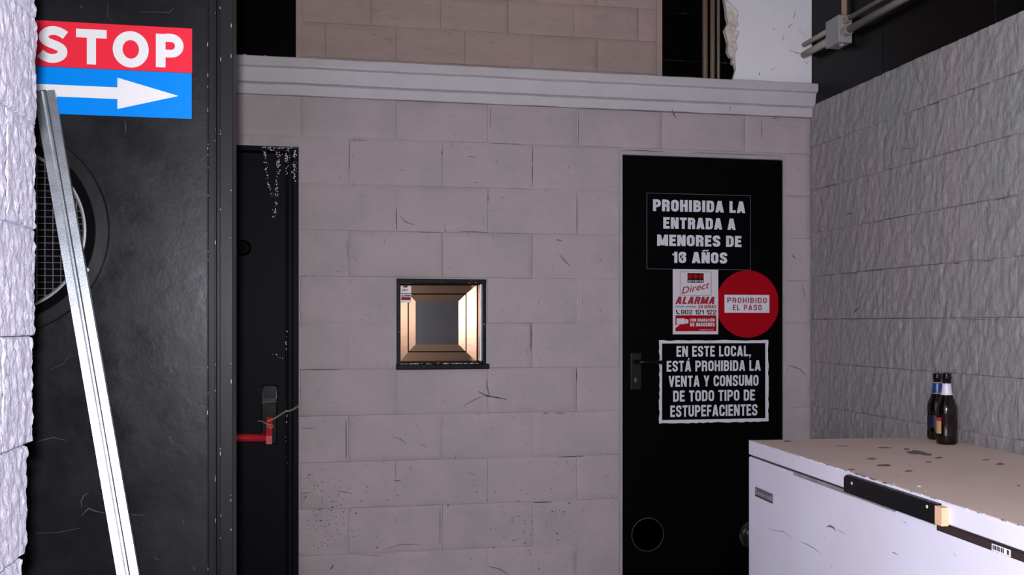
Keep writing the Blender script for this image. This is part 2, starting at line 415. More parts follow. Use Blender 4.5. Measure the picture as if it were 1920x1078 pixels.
# openings in the back wall (X0, X1, Z0, Z1)
dl = (onY(300, 600, YB).x, onY(560, 600, YB).x, -1, onY(545, 275, YB).z)
dr = (onY(1167, 600, YB).x, onY(1468, 600, YB).x, -1, onY(1300, 294, YB).z)
wn = (onY(743.5, 600, YB).x, onY(911.5, 600, YB).x, onY(830, 684, YB).z, onY(830, 523, YB).z)

# ------------------------------------------------------------------ room shell
tag(obj('floor', B(-2.2, 4.2, -1.8, 6.2, -0.12, 0), M['floor']), kind='structure')
tag(obj('ceiling', B(-2.2, 4.2, -1.8, 6.2, 3.7, 3.82), M['ceiling']), kind='structure')
tag(obj('wall_front', B(-2.2, 4.2, -1.8, -1.7, 0, 3.7), M['wall_plain']), kind='structure')
tag(obj('wall_outer_left', B(-2.2, -2.1, -1.7, 6.1, 0, 3.7), M['wall_plain']), kind='structure')
# back wall: core slab with openings, stones in front
core = bmesh.new(); CY0, CY1 = YB + 0.022, YB + 0.21
def corebox(x0, x1, z0, z1): box(core, x0, x1, CY0, CY1, z0, z1)
XE = XR + 0.02
corebox(-2.1, dl[0], 0, 2.30); corebox(dl[0], dl[1], dl[3], 2.30); corebox(dl[1], wn[0], 0, 2.30)
corebox(wn[0], wn[1], 0, wn[2]); corebox(wn[0], wn[1], wn[3], 2.30); corebox(wn[1], dr[0], 0, 2.30)
corebox(dr[0], dr[1], dr[3], 2.30); corebox(dr[1], XE, 0, 2.30)
wb = tag(obj('wall_back', core, M['mortar']), kind='structure')
wallf = rocky(0.0035, 9, 9, 4.2, 0.2, 0.25)
def frame_zone(u, v):   # smooth trowelled strip around the right door
    return 1.0
strip = 0.016
holes = [dl, (dr[0] - strip, dr[1] + strip, -1, dr[3] + strip), wn]
for k in range(-6, 5):
    z0 = 1.256 + 0.2 * k; z1 = z0 + 0.2
    if k == -6: z0 = 0.001
    if k == 4: z1 = 2.226
    sh = 0.099 if (k % 2 == 1) else 0.099 + 0.203
    i0 = int((-2.1 - sh) / 0.406) - 1
    for i in range(i0, 8):
        a, b = sh + 0.406 * i, sh + 0.406 * (i + 1)
        a, b = max(a, -2.1), min(b, XR - 0.002)
        if b - a < 0.02 or b < -0.6: continue
        low = max(0.0, min(1.0, (0.85 - z0) / 0.6))
        stone(wb, a, b, z0, z1, MAP_BACK(YB), rocky(0.003 + 0.003 * low, 9, 9, 4.2, 0.2, 0.3), M['stone_grey'], 0.03, holes,
              gap=random.uniform(0.0, 0.0007), cham=0.0018, pull=random.uniform(0.0002, 0.0014), seed=i * 3.7 + k)
# trowelled strip around the right door
bm = bmesh.new()
box(bm, dr[0] - strip + .001, dr[0], YB - 0.002, CY1, 0, dr[3], 0)
box(bm, dr[1], dr[1] + strip - .001, YB - 0.002, CY1, 0, dr[3], 0)
box(bm, dr[0] - strip + .001, dr[1] + strip - .001, YB - 0.002, CY1, dr[3], dr[3] + strip - .001, 0)
tag(obj('trim_1', bm, M['door_reveal']), kind='structure')
# roof slab of the booth
tag(obj('wall_booth_roof', B(-2.1, XE, CY1 - 0.2, YU - 0.06, 2.30, 2.34), M['wall_plain']), kind='structure')

# cornice
H = lambda py: 1.25 + (HY - py) * 4.147 / F
h0, h1, h2, h3 = H(111.5), H(130), H(158), H(177.5)
def cornice(x0, x1, name):
    n = int((x1 - x0) / 0.04); prof = [(YB - 0.001, h3), (YB - 0.012, h3 + 0.001), (YB - 0.014, h2 - 0.004), (YB - 0.020, h2),
        (YB - 0.034, h2 + 0.004), (YB - 0.042, h1 - 0.012), (YB - 0.045, h1 - 0.003), (YB - 0.058, h1 + 0.003), (YB - 0.062, h1 + 0.012), (YB - 0.062, h0 - 0.003),
        (YB - 0.058, h0), (YB + 0.02, h0), (YB + 0.02, h3)]
    bm = bmesh.new(); rings = []
    for i in range(n + 1):
        x = x0 + (x1 - x0) * i / n
        rings.append([bm.verts.new(Vector((x, y + noise.noise(Vector((x * 9, y * 40, z * 30))) * 0.002,
              z + noise.noise(Vector((x * 7, 3, z * 50))) * 0.0025))) for (y, z) in prof])
    for i in range(n):
        for k in range(len(prof)):
            j = (k + 1) % len(prof); bm.faces.new((rings[i][k], rings[i][j], rings[i + 1][j], rings[i + 1][k]))
    bm.faces.new(rings[0]); bm.faces.new(rings[-1][::-1])
    return tag(obj(name, bm, M['plaster_grey']), kind='structure')
cornice(-2.1, XR + 0.005, 'trim_2')

# right wall: core + stones to 2.285, black tiles above
TOPR = 2.285
wr = tag(obj('wall_right', B(XR + 0.022, XR + 0.2, -1.7, YB + 0.1, 0, 3.7), M['mortar_dark']), kind='structure')
for k in range(-7, 5):
    z0 = 1.274 + 0.2035 * k; z1 = z0 + 0.2035
    if k == -7: z0, z1 = 0.001, 1.274 - 0.2035 * 6
    if k == 4: z1 = TOPR
    if z1 - z0 < 0.02: continue
    sh = YB - (0.0 if k % 2 else 0.2)
    for i in range(-1, 15):
        b = sh - 0.4 * i; a = b - 0.4
        b = min(b, YB - 0.004)
        if b - a < 0.02 or b < -1.6: continue
        st = 0.0085 if b > 2.3 and z1 > 0.7 else 0.05
        stone(wr, max(a, -1.69), b, z0, z1, MAP_RIGHT(XR), rocky(0.0085, 27, 14, 9.3, 0.35, 0.5), M['stone_right'], st,
              gap=0.0002, cham=0.002, pull=random.uniform(0.0008, 0.004), seed=k * 1.7, hj=True)
# black tiles above on the right wall
yj = [onX(1754, 60, XR + .012).y, onX(1870, 30, XR + .012).y]
tw = 0.345
def tile(parent, mp, u0, u1, v0, v1, m, g=0.0012):
    bm = bmesh.new()
    c = [mp(u, v, w) for w in (-0.012, 0.0) for (u, v) in ((u0 + g, v0 + g), (u1 - g, v0 + g), (u1 - g, v1 - g), (u0 + g, v1 - g))]
    vs = [bm.verts.new(p) for p in c]
    for f in ((0, 1, 2, 3), (4, 5, 6, 7), (0, 1, 5, 4), (1, 2, 6, 5), (2, 3, 7, 6), (3, 0, 4, 7)): bm.faces.new([vs[i] for i in f])
    bmesh.ops.recalc_face_normals(bm, faces=bm.faces)
    bmesh.ops.bevel(bm, geom=bm.edges[:], offset=0.0008, segments=1, affect='EDGES')
    return obj('tile', bm, m, parent)
tb = obj('tile_bed', B(XR + 0.006, XR + 0.021, -1.69, YB + 0.02, TOPR + 0.001, 3.7), M['tile_joint'], wr)
for r_, (za, zb) in enumerate(((TOPR + .001, 2.74), (2.74, 3.24), (3.24, 3.69))):
    y = YB + 0.015; y2 = 3.665
    cuts = [y, 3.67, yj[0], yj[1]]
    while cuts[-1] > -1.3: cuts.append(cuts[-1] - tw)
    for a, b in zip(cuts[1:], cuts[:-1]): tile(wr, MAP_RIGHT(XR + .004), a, b, za, zb, M['black_tile'])

# upper rear wall of the hall
wu = tag(obj('wall_rear', B(-2.1, 4.1, YU + 0.03, YU + 0.2, 0, 3.7), M['mortar_dark']), kind='structure')
tag(obj('wall_hall_right', B(4.1, 4.2, 4.0, 6.0, 0, 3.7), M['wall_plain']), kind='structure')
ux0, ux1 = onY(567, 80, YU).x, onY(1231, 80, YU).x
for k in range(-2, 4):
    z0 = 2.79 + 0.198 * k; z1 = min(z0 + 0.198, 3.69)
    sh = 0.0 if k % 2 == 0 else 0.26
    for i in range(-2, 7):
        a, b = max(sh + .406 * i, ux0), min(sh + .406 * (i + 1), ux1)
        if b - a < .02: continue
        stone(wu, a, b, z0, z1, MAP_BACK(YU), rocky(0.004, 8, 14, 1.7, 0.1, .3), M['stone_brown'], 0.04, gap=0.0007, cham=.003, pull=random.uniform(.001, .003), seed=i + k * 5.1)
bm = bmesh.new()
box(bm, onY(555, 80, YU).x, ux0, YU - 0.006, YU + .03, 2.3, 3.69); box(bm, ux1, onY(1241, 80, YU).x, YU - 0.006, YU + .03, 2.3, 3.69)
obj('stone_edging', bm, M['stone_brown'], wu)
obj('tile_bed', B(-2.09, onY(555, 80, YU).x, YU + .016, YU + .029, 2.2, 3.69), M['tile_joint_dark'], wu)
obj('tile_bed', B(onY(1241, 80, YU).x, 4.09, YU + .016, YU + .029, 2.2, 3.69), M['tile_joint'], wu)
zt = [1.25 + 0, onY(1280, 113, YU).z, onY(1280, 24, YU).z, 3.69]
zt[0] = zt[1] - (zt[2] - zt[1])
for za, zb in zip(zt[:-1], zt[1:]):
    for (xa, xb) in ((onY(555, 80, YU).x - .42, onY(555, 80, YU).x), (onY(555, 80, YU).x - .84, onY(555, 80, YU).x - .42), (onY(1241, 80, YU).x, onY(1241, 80, YU).x + .42),
                     (onY(1241, 80, YU).x + .42, onY(1241, 80, YU).x + .84)):
        tile(wu, MAP_BACK(YU + .006), xa, xb, za, zb, M['black_tile'], g=0.0022)

# white plaster wall piece above the cornice
YW = YB + 0.0
edge = [(1370, -30), (1364, 0), (1378, 12), (1386, 22), (1383, 38), (1385, 48), (1378, 55), (1387, 60), (1380, 78), (1384, 88), (1378, 102), (1379, 118), (1380, 130), (1374, 150), (1372, 158)]
edge[0] = (1366, -80)
pts = [onY(x, y, YW) for x, y in edge]
pl = [(p.x, p.z) for p in pts]; zlow = h0 - 0.004
pl[-1] = (pl[-1][0], zlow)
out = pl + [(XR + 0.004, zlow), (XR + 0.004, pl[0][1])]
wp = tag(obj('wall_back_plaster', prism(bmesh.new(), out, 'y', YW, YW + 0.018), M['plaster_white']), kind='structure')
e2 = [(1358, -80), (1359, 0), (1362, 18), (1363, 32), (1366, 42), (1359, 56), (1363, 70), (1366, 82), (1364, 96), (1369, 106), (1374, 108), (1373, 118), (1378, 121), (1381, 132), (1377, 148), (1372, 158)]
p2 = [onY(x, y, YW + .02) for x, y in e2]; c2 = [(p.x, p.z) for p in p2]; c2[-1] = (c2[-1][0] + .0, zlow)
bm = prism(bmesh.new(), c2 + [(XR + 0.004, zlow), (XR + 0.004, c2[0][1])], 'y', YW + 0.0185, YW + 0.045)
obj('broken_masonry_edge', bm, M['plaster_beige'], wp)
# lumps of exposed mortar on the broken edge
bm = bmesh.new()
for (x, y, r) in ((1371, 30, 7), (1375, 52, 8), (1380, 62, 7), (1368, 60, 6), (1377, 84, 7), (1372, 92, 7), (1373, 14, 6), (1378, 74, 5), (1369, 44, 5), (1380, 40, 4)):
    c = onY(x, y, YW + .013); rr = r * 4.5 / F * .8
    q = bmesh.ops.create_icosphere(bm, subdivisions=2, radius=rr)
    for v in q['verts']:
        v.co = Vector((v.co.x, v.co.y * .45, v.co.z)) * (1 + .3 * noise.noise(v.co * 60 + Vector((x, y, 0)))) + c
obj('mortar_lumps', bm, M['plaster_beige'], wp, kind='stuff')

# left stub wall with rocky stones
wl = tag(obj('wall_left', B(XL - 0.30, XL - 0.022, -1.7, 1.85, 0, 3.7), M['mortar_dark']), kind='structure')
ends = {}
for k in range(-8, 12):
    z0 = 1.427 + 0.1985 * k; z1 = z0 + 0.1985
    if z1 < 0.02 or z0 > 3.65: continue
    z0 = max(z0, 0.001); z1 = min(z1, 3.69)
    e = {-4: 1.885, -3: 1.918, -2: 1.95, -1: 1.968, 0: 1.972, 1: 1.98, 2: 1.972}.get(k, 1.885 if k < -4 else 1.975)
    sh = e - (0 if k % 2 else 0.17)
    for i in range(-1, 9):
        b = sh - .4 * i; a = b - .4
        b = min(b, e)
        if b - a < .02 or b < -1.5: continue
        fine = b > 1.6 and z1 > 0.55 and z0 < 2.3
        stone(wl, max(a, -1.69), b, z0, z1, MAP_LEFT(XL), rocky(0.0075, 46, 34, 2.9, 0.25, 0.55), M['stone_left'], 0.0055 if fine else 0.05,
              depth=0.05, gap=0.0008, cham=0.003, pull=random.uniform(.003, .007), seed=i * 1.9 + k * 3.1, edge_rough=0.006 if b == e else 0)

# black metal partition with frame posts
xp = lambda px: onY(px, 600, YP).x
wpn = tag(obj('wall_partition', B(-2.1, xp(388), YP, YP + 0.03, 0, 3.7), M['black_paint']), kind='structure')
P = lambda px, y: onY(px, 600, y).x
bm = bmesh.new()
box(bm, xp(388) + .0005, xp(391.5), YP - 0.006, YP + .03, 0, 3.69, 0.001)
box(bm, xp(391.5), xp(402), YP + 0.004, YP + .03, 0, 3.69, 0)
box(bm, xp(402), xp(405.5), YP - 0.003, YP + .03, 0, 3.69, 0.001)
box(bm, xp(405.5), xp(412), YP + 0.02, YP + .03, 0, 3.69, 0)
tag(obj('trim_3', bm, M['black_metal']), kind='structure')
tag(obj('trim_4', B(P(412, YP - .012), P(436.5, YP - .012), YP - 0.012, YP + 0.10, 0, 3.69, 0.002), M['black_metal']), kind='structure')
bm = bmesh.new()
rnd = random.Random(3)
for i in range(46):
    px, py = rnd.choice([(389.5, 0), (389.5, 0), (403.5, 0), (433, 0), (413.5, 0)])[0] + rnd.uniform(-.8, .8), rnd.uniform(0, 1078)
    y = YP - .0065 if px < 400 else (YP - .0035 if px < 410 else YP - .0125)
    c = onY(px, py, y); l = rnd.choice([.001, .0015, .002, .003, .006]) ; w_ = rnd.uniform(.0004, .0008)
    poly(bm, [c + Vector((a * w_, 0, b * l)) for a, b in ((-1, -.8), (.6, -1), (1, .5), (-.2, 1))], .0004, (0, -1, 0))
obj('paint_chips', bm, M['flake'], wpn, kind='stuff')

# ------------------------------------------------------------------ doors
# left emergency door (door_1), mostly behind the partition
d1 = tag(bpy.data.objects.new('door_1', None), kind='structure'); link(d1); d1.location = (dl[0], YB, 0)
def loc(o): bpy.context.view_layer.update(); return -Vector(o.location)
def BL(root, x0, x1, y0, y1, z0, z1, bev=0.0):
    l = Vector(root.location); return B(x0 - l.x, x1 - l.x, y0 - l.y, y1 - l.y, z0 - l.z, z1 - l.z, bev=bev)
xb = lambda px, Y=YB: onY(px, 600, Y).x
g = .0015
obj('door_leaf', BL(d1, dl[0] + .05, xb(535), YB + .012, YB + .055, .006, dl[3] - .03), M['black_door_left'], d1)
bm = BL(d1, xb(549), dl[1] - g, YB - .006, YB + .06, 0.001, dl[3] - g, .002)
l = d1.location
box(bm, xb(540) - l.x, xb(548) - l.x, YB + .002 - l.y, YB + .06 - l.y, .001, dl[3] - .02, .002)
box(bm, xb(536) - l.x, xb(539) - l.x, YB + .006 - l.y, YB + .06 - l.y, .001, dl[3] - .025, .001)
box(bm, dl[0] + g - l.x, dl[0] + .045 - l.x, YB - .006 - l.y, YB + .06 - l.y, .001, dl[3] - g, .002)
box(bm, dl[0] + .045 - l.x, dl[1] - .02 - l.x, YB + .0 - l.y, YB + .06 - l.y, dl[3] - .022, dl[3] - g, .002)
obj('door_frame', bm, M['black_door_left'], d1)
def W2(root, p): return Vector(p) - Vector(root.location)
DY = YB + .012
bm = bmesh.new()
a = W2(d1, onY(492, 752, DY)); b = W2(d1, onY(521, 721, DY))
box(bm, a.x, b.x, a.y - .028, a.y - .0, a.z, b.z, .008, 3)
a2 = W2(d1, onY(491, 831, DY)); b2 = W2(d1, onY(520, 753, DY))
box(bm, a2.x, b2.x, a2.y - .045, a2.y, a2.z, b2.z, .004)
pb = obj('panic_latch_case', bm, M['handle_black'], d1)
bm = bmesh.new()
lo, hi = a.z - .002, a.z + .012
poly(bm, [Vector((a.x, a.y - .046, a2.z + (b2.z - a2.z) * .98)), Vector((b.x - .004, a.y - .046, b2.z * 1.0)), Vector((b.x - .004, a.y - .03, hi)), Vector((a.x + .005, a.y - .03, hi))], .002, (0, -.3, 1))
o_ = obj('latch_ledge', bm, M['badge'], pb)
bm = bmesh.new()
arc = []
for t in [0, .1, .2, .3, .4, .5, .6, .7, .8, .9, 1]:
    ang = math.pi * (1 - t)
    arc.append(Vector(((a.x + b.x) / 2 + .028 * math.cos(ang), a.y - .030, b.z - .014 + .010 * math.sin(ang))))
arc = [Vector((arc[0].x, arc[0].y, hi))] + arc + [Vector((arc[-1].x, arc[-1].y, hi))]
tube(bm, arc, .0012, 6)
obj('case_rim', bm, M['badge'], pb)
ya = DY - .075
bar = bmesh.new(); pa = W2(d1, onY(300, 820, ya)); pe = W2(d1, onY(506, 821, ya))
tube(bar, [pa, pe], .0165, 20)
obj('panic_bar', bar, M['panic_red'], d1, smooth=True)
bm = bmesh.new(); t0 = W2(d1, onY(505.5, 783, DY - .05)); t1 = W2(d1, onY(505.5, 832, ya))
prism(bm, [(t0.y - .004, t0.z), (t0.y + .016, t0.z), (t1.y + .022, t1.z + .02), (t1.y + .02, t1.z), (t1.y - .018, t1.z), (t1.y - .018, t1.z + .035)], 'x', t0.x - .012, t0.x + .012)
obj('bar_arm', bm, M['panic_red'], d1)
bm = bmesh.new(); rnd = random.Random(11)
for (x0, y0, x1, y1, n) in ((497, 283, 502, 345, 46), (523, 285, 519, 350, 60), (519, 350, 516, 410, 46), (502, 345, 516, 375, 20), (540, 280, 555, 340, 10), (490, 276, 558, 278, 60), (553, 283, 552, 340, 60), (537, 284, 537.5, 330, 40),
                         (537, 620, 537, 660, 8), (538, 760, 538, 870, 10), (500, 277, 545, 296, 22), (512, 664, 530, 672, 5)):
    for _ in range(n):
        t = rnd.random() ** 1.3; px, py = x0 + (x1 - x0) * t + rnd.gauss(0, 1.6), y0 + (y1 - y0) * t + rnd.gauss(0, .8)
        Y = DY - .0003 if px < 535 else (YB + .0055 if px < 540 else (YB + .0015 if px < 548.3 else YB - .0064))
        if py < 284: Y = min(Y, YB - .0004)
        c = W2(d1, onY(px, py, Y)); s = rnd.choice([.0008, .0012, .0016, .0026])
        poly(bm, [c + Vector((u * s, 0, v * s)) for u, v in ((-1, -.6), (.5, -1), (1, .7), (-.4, 1))], .0005, (0, -1, 0))
obj('paint_splashes', bm, M['flake'], d1, kind='stuff')
# dark mark/lock plate on the leaf
bm = bmesh.new(); c = W2(d1, onY(456, 465, DY))
lathe(bm, [(.034, 0), (.034, -.006), (.026, -.012), (0, -.012)], 24, 'y', c)
obj('round_escutcheon', bm, M['black_door'], d1)

# right door (door_2)
d2 = tag(bpy.data.objects.new('door_2', None), kind='structure'); link(d2); d2.location = (dr[0], YB, 0)
DR = YB + .016
obj('door_leaf', BL(d2, dr[0] + .002, dr[1] - .016, DR, DR + .045, .006, dr[3] - .004), M['black_door'], d2)
bm = BL(d2, dr[1] - .0155, dr[1] - .0005, YB + .004, DR + .045, .001, dr[3] - .004, .002)
obj('door_frame', bm, M['black_door'], d2)
bm = bmesh.new(); a = W2(d2, onY(1181, 731, DR)); b = W2(d2, onY(1202, 661, DR))
box(bm, a.x, b.x, DR - .009 - YB, DR - YB, a.z, b.z, .004, 3)
hp = obj('lock_plate', bm, M['black_metal'], d2)
hp['label'] = 'dark lock plate with keyhole'
c = W2(d2, onY(1190, 678, DR))
bm = tube(bmesh.new(), [c + Vector((0, 0, 0)), c + Vector((0, -.045, 0)), c + Vector((.008, -.052, 0)), c + Vector((.05, -.054, -.001)), c + Vector((.125, -.052, -.002))], [.010, .009, .010, .009, .0085], 12)
obj('lever_handle', bm, M['handle_black'], hp, smooth=True)
c = W2(d2, onY(1190, 712, DR)); bm = bmesh.new()
prism(bm, [(c.x - .006, c.z + .012), (c.x - .003, c.z - .012), (c.x + .003, c.z - .012), (c.x + .006, c.z + .012), (c.x + .002, c.z + .004), (c.x - .002, c.z + .004)], 'y', c.y - .0115, c.y - .0092)
obj('keyhole_shield', bm, M['badge'], hp)
for (px, py, rp, nm, mm) in ((1214, 1002, 31, 'round_cover', 'black_door'), (1411, 1003, 27, 'ribbed_round_vent', 'chrome')):
    c = W2(d2, onY(px, py, DR)); r = rp * 4.55 / F
    bm = bmesh.new()
    if mm == 'chrome':
        prof = [(r, 0), (r, -.004), (r * .9, -.012), (r * .82, -.012), (r * .80, -.004), (r * .74, -.004), (r * .72, -.014), (r * .68, -.014), (r * .66, -.004), (r * .6, -.004), (r * .58, -.014), (r * .54, -.014), (r * .52, -.004), (r * .44, -.004), (r * .42, -.014), (r * .2, -.018), (0, -.018)]
        lathe(bm, prof, 48, 'y', c); o = obj(nm, bm, M['chrome'], d2, smooth=False); o['label'] = 'ribbed chrome round vent'
    else:
        lathe(bm, [(r, 0), (r, -.003), (r * .97, -.0045), (r * .94, -.003), (0, -.002)], 64, 'y', c); o = obj(nm, bm, M['black_door'], d2)
        bm = bmesh.new(); lathe(bm, [(r * 1.0, -.0042), (r * .985, -.0052), (r * .97, -.0042)], 64, 'y', c)
        obj('cover_rim', bm, M['badge'], o)

# ------------------------------------------------------------------ pass-through window
w1 = tag(bpy.data.objects.new('window_1', None), kind='structure'); link(w1); w1.location = ((wn[0] + wn[1]) / 2, YB, wn[2])
YG = YB + .155
def wb_(x0, x1, y0, y1, z0, z1, bm=None, bev=0.001):
    l = Vector(w1.location); bm = bm or bmesh.new()
    return box(bm, x0 - l.x, x1 - l.x, y0 - l.y, y1 - l.y, z0 - l.z, z1 - l.z, bev)
bm = bmesh.new()
wb_(wn[0] + .0005, wn[0] + .016, YB - .004, YG, wn[2] + .001, wn[3], bm)
wb_(wn[1] - .016, wn[1] - .0005, YB - .003, YG, wn[2] + .001, wn[3] - .012, bm)
wb_(wn[0] + .0, wn[1] + .0, YB - .010, YG, wn[3] - .018, wn[3] - .0005, bm)
wb_(wn[0] + .016, wn[1] - .016, YB + .01, YG, wn[2] + .001, wn[2] + .012, bm)
obj('window_frame', bm, M['black_trim'], w1)
sl = wb_(xb(742.3), xb(916), YB - .028, YB + .03, onY(830, 692.5, YB - .02).z, onY(830, 682.5, YB - .02).z, None, .004)
obj('window_sill', sl, M['black_trim'], w1)
bm = bmesh.new()
wb_(wn[1] - .022, wn[1] - .0165, YB + .03, YB + .045, wn[2] + .014, wn[3] - .02, bm)
wb_(wn[1] - .020, wn[1] - .0165, YB + .055, YB + .10, wn[2] + .014, wn[3] - .02, bm)
o = obj('sliding_track', bm, M['zinc'], w1); 
# bronze mitred rings, each member with mitred ends
def wp_(px, py, Y): return W2(w1, onY(px, py, Y))
ring_px = [((751, 535), (893.5, 677.5)), ((765.8, 551.5), (873.5, 659.2)), ((779.2, 564.8), (859.8, 645.8))]
def member(q, nm):
    bm = bmesh.new(); A = [bm.verts.new(p) for p in q[:4]]; C = [bm.verts.new(p + Vector((0, .012, 0))) for p in q[:4]]
    bm.faces.new(A); bm.faces.new(C[::-1])
    for i in range(4): bm.faces.new((A[i], C[i], C[(i + 1) % 4], A[(i + 1) % 4]))
    o = obj(nm, bm, M['bronze'], w1)
    d = (q[1] - q[0]).normalized(); uv = o.data.uv_layers.new(name='grain')
    for lp in o.data.loops:
        c_ = o.data.vertices[lp.vertex_index].co; uv.data[lp.index].uv = (c_.dot(d) * 5, c_.dot(Vector((-d.z, 0, d.x))) * 5)
    return o
def ring(p0, p1, Y0, Y1, ins=0.0):
    (ax, ay), (bx, by) = p0; (cx, cy), (dx, dy) = p1
    o = [wp_(ax, ay, Y0), wp_(bx, ay, Y0), wp_(bx, by, Y0), wp_(ax, by, Y0)]
    n = [wp_(cx, cy, Y1), wp_(dx, cy, Y1), wp_(dx, dy, Y1), wp_(cx, dy, Y1)]
    for i in range(4):
        j = (i + 1) % 4; member([o[i], o[j], n[j], n[i]], 'bevelled_frame_bar')
ring(ring_px[0], ((764.4, 550.1), (874.9, 660.6)), YG, YG + .0035)
ring(((766.6, 552.3), (872.7, 658.4)), ring_px[2], YG + .008, YG + .0115)
gl = [wp_(776, 561, YG + .0155), wp_(863, 561, YG + .0155), wp_(863, 649, YG + .0155), wp_(776, 649, YG + .0155)]
obj('pane', poly(bmesh.new(), gl, .005, (0, 1, 0)), M['dark_glass'], w1)
obj('back_board', wb_(wn[0] + .001, wn[1] - .001, YG + .022, YG + .05, wn[2] + .002, wn[3] - .002), M['sign_black'], w1)
bm = bmesh.new(); rnd = random.Random(5)
for i in range(46):
    px = rnd.uniform(750, 897); big = rnd.random() < .15
    c = W2(w1, onZ(px, 681 + rnd.uniform(-2, 1), onY(830, 682.4, YB - .02).z)) ; c.y = rnd.uniform(-.02, .006); c.z = W2(w1, Vector((0, 0, onY(830, 682.4, YB - .02).z))).z + .001
    c.x = onY(px, 680, YB).x - w1.location.x
    s = rnd.uniform(.002, .004) * (2 if big else 1)
    q = bmesh.ops.create_icosphere(bm, subdivisions=1, radius=s)
    for v in q['verts']: v.co = Vector((v.co.x * 1.3, v.co.y, v.co.z * .5)) + c
obj('plaster_crumbs', bm, M['flake'], w1, kind='stuff')

def sign(name, label, cat, px0, py0, px1, py1, Y, group=None):
    a = onY((px0 + px1) / 2, (py0 + py1) / 2, Y)
    t = thing(name, label, cat, a, group=group)
    return t, (lambda px, py: (onY(px, py, Y) - a)), a
def rectpts(L_, x0, y0, x1, y1):
    """axis-parallel rectangle on the sign plane from pixel edges read at its middle"""
    xm, ym = (x0 + x1) / 2, (y0 + y1) / 2
    return L_(x0, ym).x, L_(x1, ym).x, L_(xm, y1).z, L_(xm, y0).z
def plate(t, L_, r, y0, y1, m, name, bev=0.0):
    X0, X1, Z0, Z1 = rectpts(L_, *r); return obj(name, B(X0, X1, y0, y1, Z0, Z1, bev=bev), m, t)
def line(t, L_, s, r, y, m, **k):
    X0, X1, Z0, Z1 = rectpts(L_, *r); return stext(s, t, X0, X1, Z0, Z1, y, m, **k)

# small alarm sticker on the window, seen through the glass side
t, L_, a = sign('alarm_sticker', 'small white and red alarm sticker in the top left corner of the pass-through window', 'sticker', 751.3, 535.5, 770.8, 567.5, YG - .006)
plate(t, L_, (751.6, 535.8, 770.8, 567.3), -.0006, 0, M['sign_white'], 'backing')
plate(t, L_, (756, 535.9, 764, 539), -.0009, -.0006, M['disc_red'], 'red_emblem')
plate(t, L_, (751.9, 549.5, 770, 551), -.0009, -.0006, M['disc_red'], 'red_bar')
plate(t, L_, (752.2, 557, 770, 562.5), -.0009, -.0006, M['disc_red'], 'red_bar')
line(t, L_, 'DIRECT', (754, 542, 766, 546), -.0006, M['ink_red'], shear=.3)
line(t, L_, 'ALARMA', (752.5, 552, 770, 556), -.0006, M['ink_black'])

# STOP sign
YS = YP - .001
t, L_, a = sign('stop_sign', 'red and blue STOP sign with white arrow on the black metal partition', 'sign', 60, 45, 361, 223, YS)
def quad(t, pp, y, th, m, name):
    pts = [L_(*p) + Vector((0, y, 0)) for p in pp]; return obj(name, poly(bmesh.new(), pts, th, (0, -1, 0)), m, t)
tr, mr, br = L_(360.5, 54), L_(360.5, 137.5), L_(359.3, 223.3)
X0 = L_(58, 60).x; z_t, z_m, z_b = tr.z, mr.z, br.z
obj('red_panel', B(X0, tr.x, -.0022, 0, z_m, z_t, .0004), M['sign_red'], t)
obj('blue_panel', B(X0, tr.x - .0012, -.002, 0, z_b, z_m - .0006, .0004), M['sign_blue'], t)
# letters fitted one by one
S4 = 3.9917
def band(bm, pts, wd, e=0.0):
    for f in ribbon([Vector(p) for p in pts], False, wd):
        vs = [bm.verts.new((p.x, -.0030 - e, p.y)) for p in f]; bm.faces.new(vs)
def flipy(bm):
    bmesh.ops.recalc_face_normals(bm, faces=bm.faces)
    for f in bm.faces:
        if f.normal.y > 0: f.normal_flip()
q_ = lambda x, y: L_(x / S4, y / S4)
# S
bm = bmesh.new(); sp = [(492, 268), (462, 247), (430, 234), (396, 229), (362, 236), (336, 252), (326, 276), (334, 300), (360, 318), (396, 332), (436, 348), (464, 366), (474, 392), (464, 416), (436, 434), (400, 441), (362, 436), (328, 420), (302, 398)]
P2 = [Vector(p) for p in sp]
for _ in range(2):
    nn_ = [P2[0]]
    for a_, b_ in zip(P2[:-1], P2[1:]): nn_ += [a_ * .75 + b_ * .25, a_ * .25 + b_ * .75]
    P2 = nn_ + [P2[-1]]
band(bm, [(q_(p.x, p.y).x, q_(p.x, p.y).z) for p in P2], (q_(0, 0).z - q_(0, 66).z)); flipy(bm)
obj('lettering', bm, M['sign_white'], t, recalc=False)
# T
Tt = L_((570 + 800) / 2 / S4, 222 / S4).z; Tb = L_(685 / S4, 484 / S4).z
bm = bmesh.new(); xa, xc = L_(571 / S4, 60).x, L_(800 / S4, 60).x; xm0, xm1 = L_(652 / S4, 90).x, L_(720 / S4, 90).x
bz = L_(685 / S4, 286 / S4).z
prism(bm, [(xa, Tt), (xc, Tt), (xc, bz), (xm1, bz), (xm1, Tb), (xm0, Tb), (xm0, bz), (xa, bz)], 'y', -.0030, -.0022); obj('lettering', bm, M['sign_white'], t)
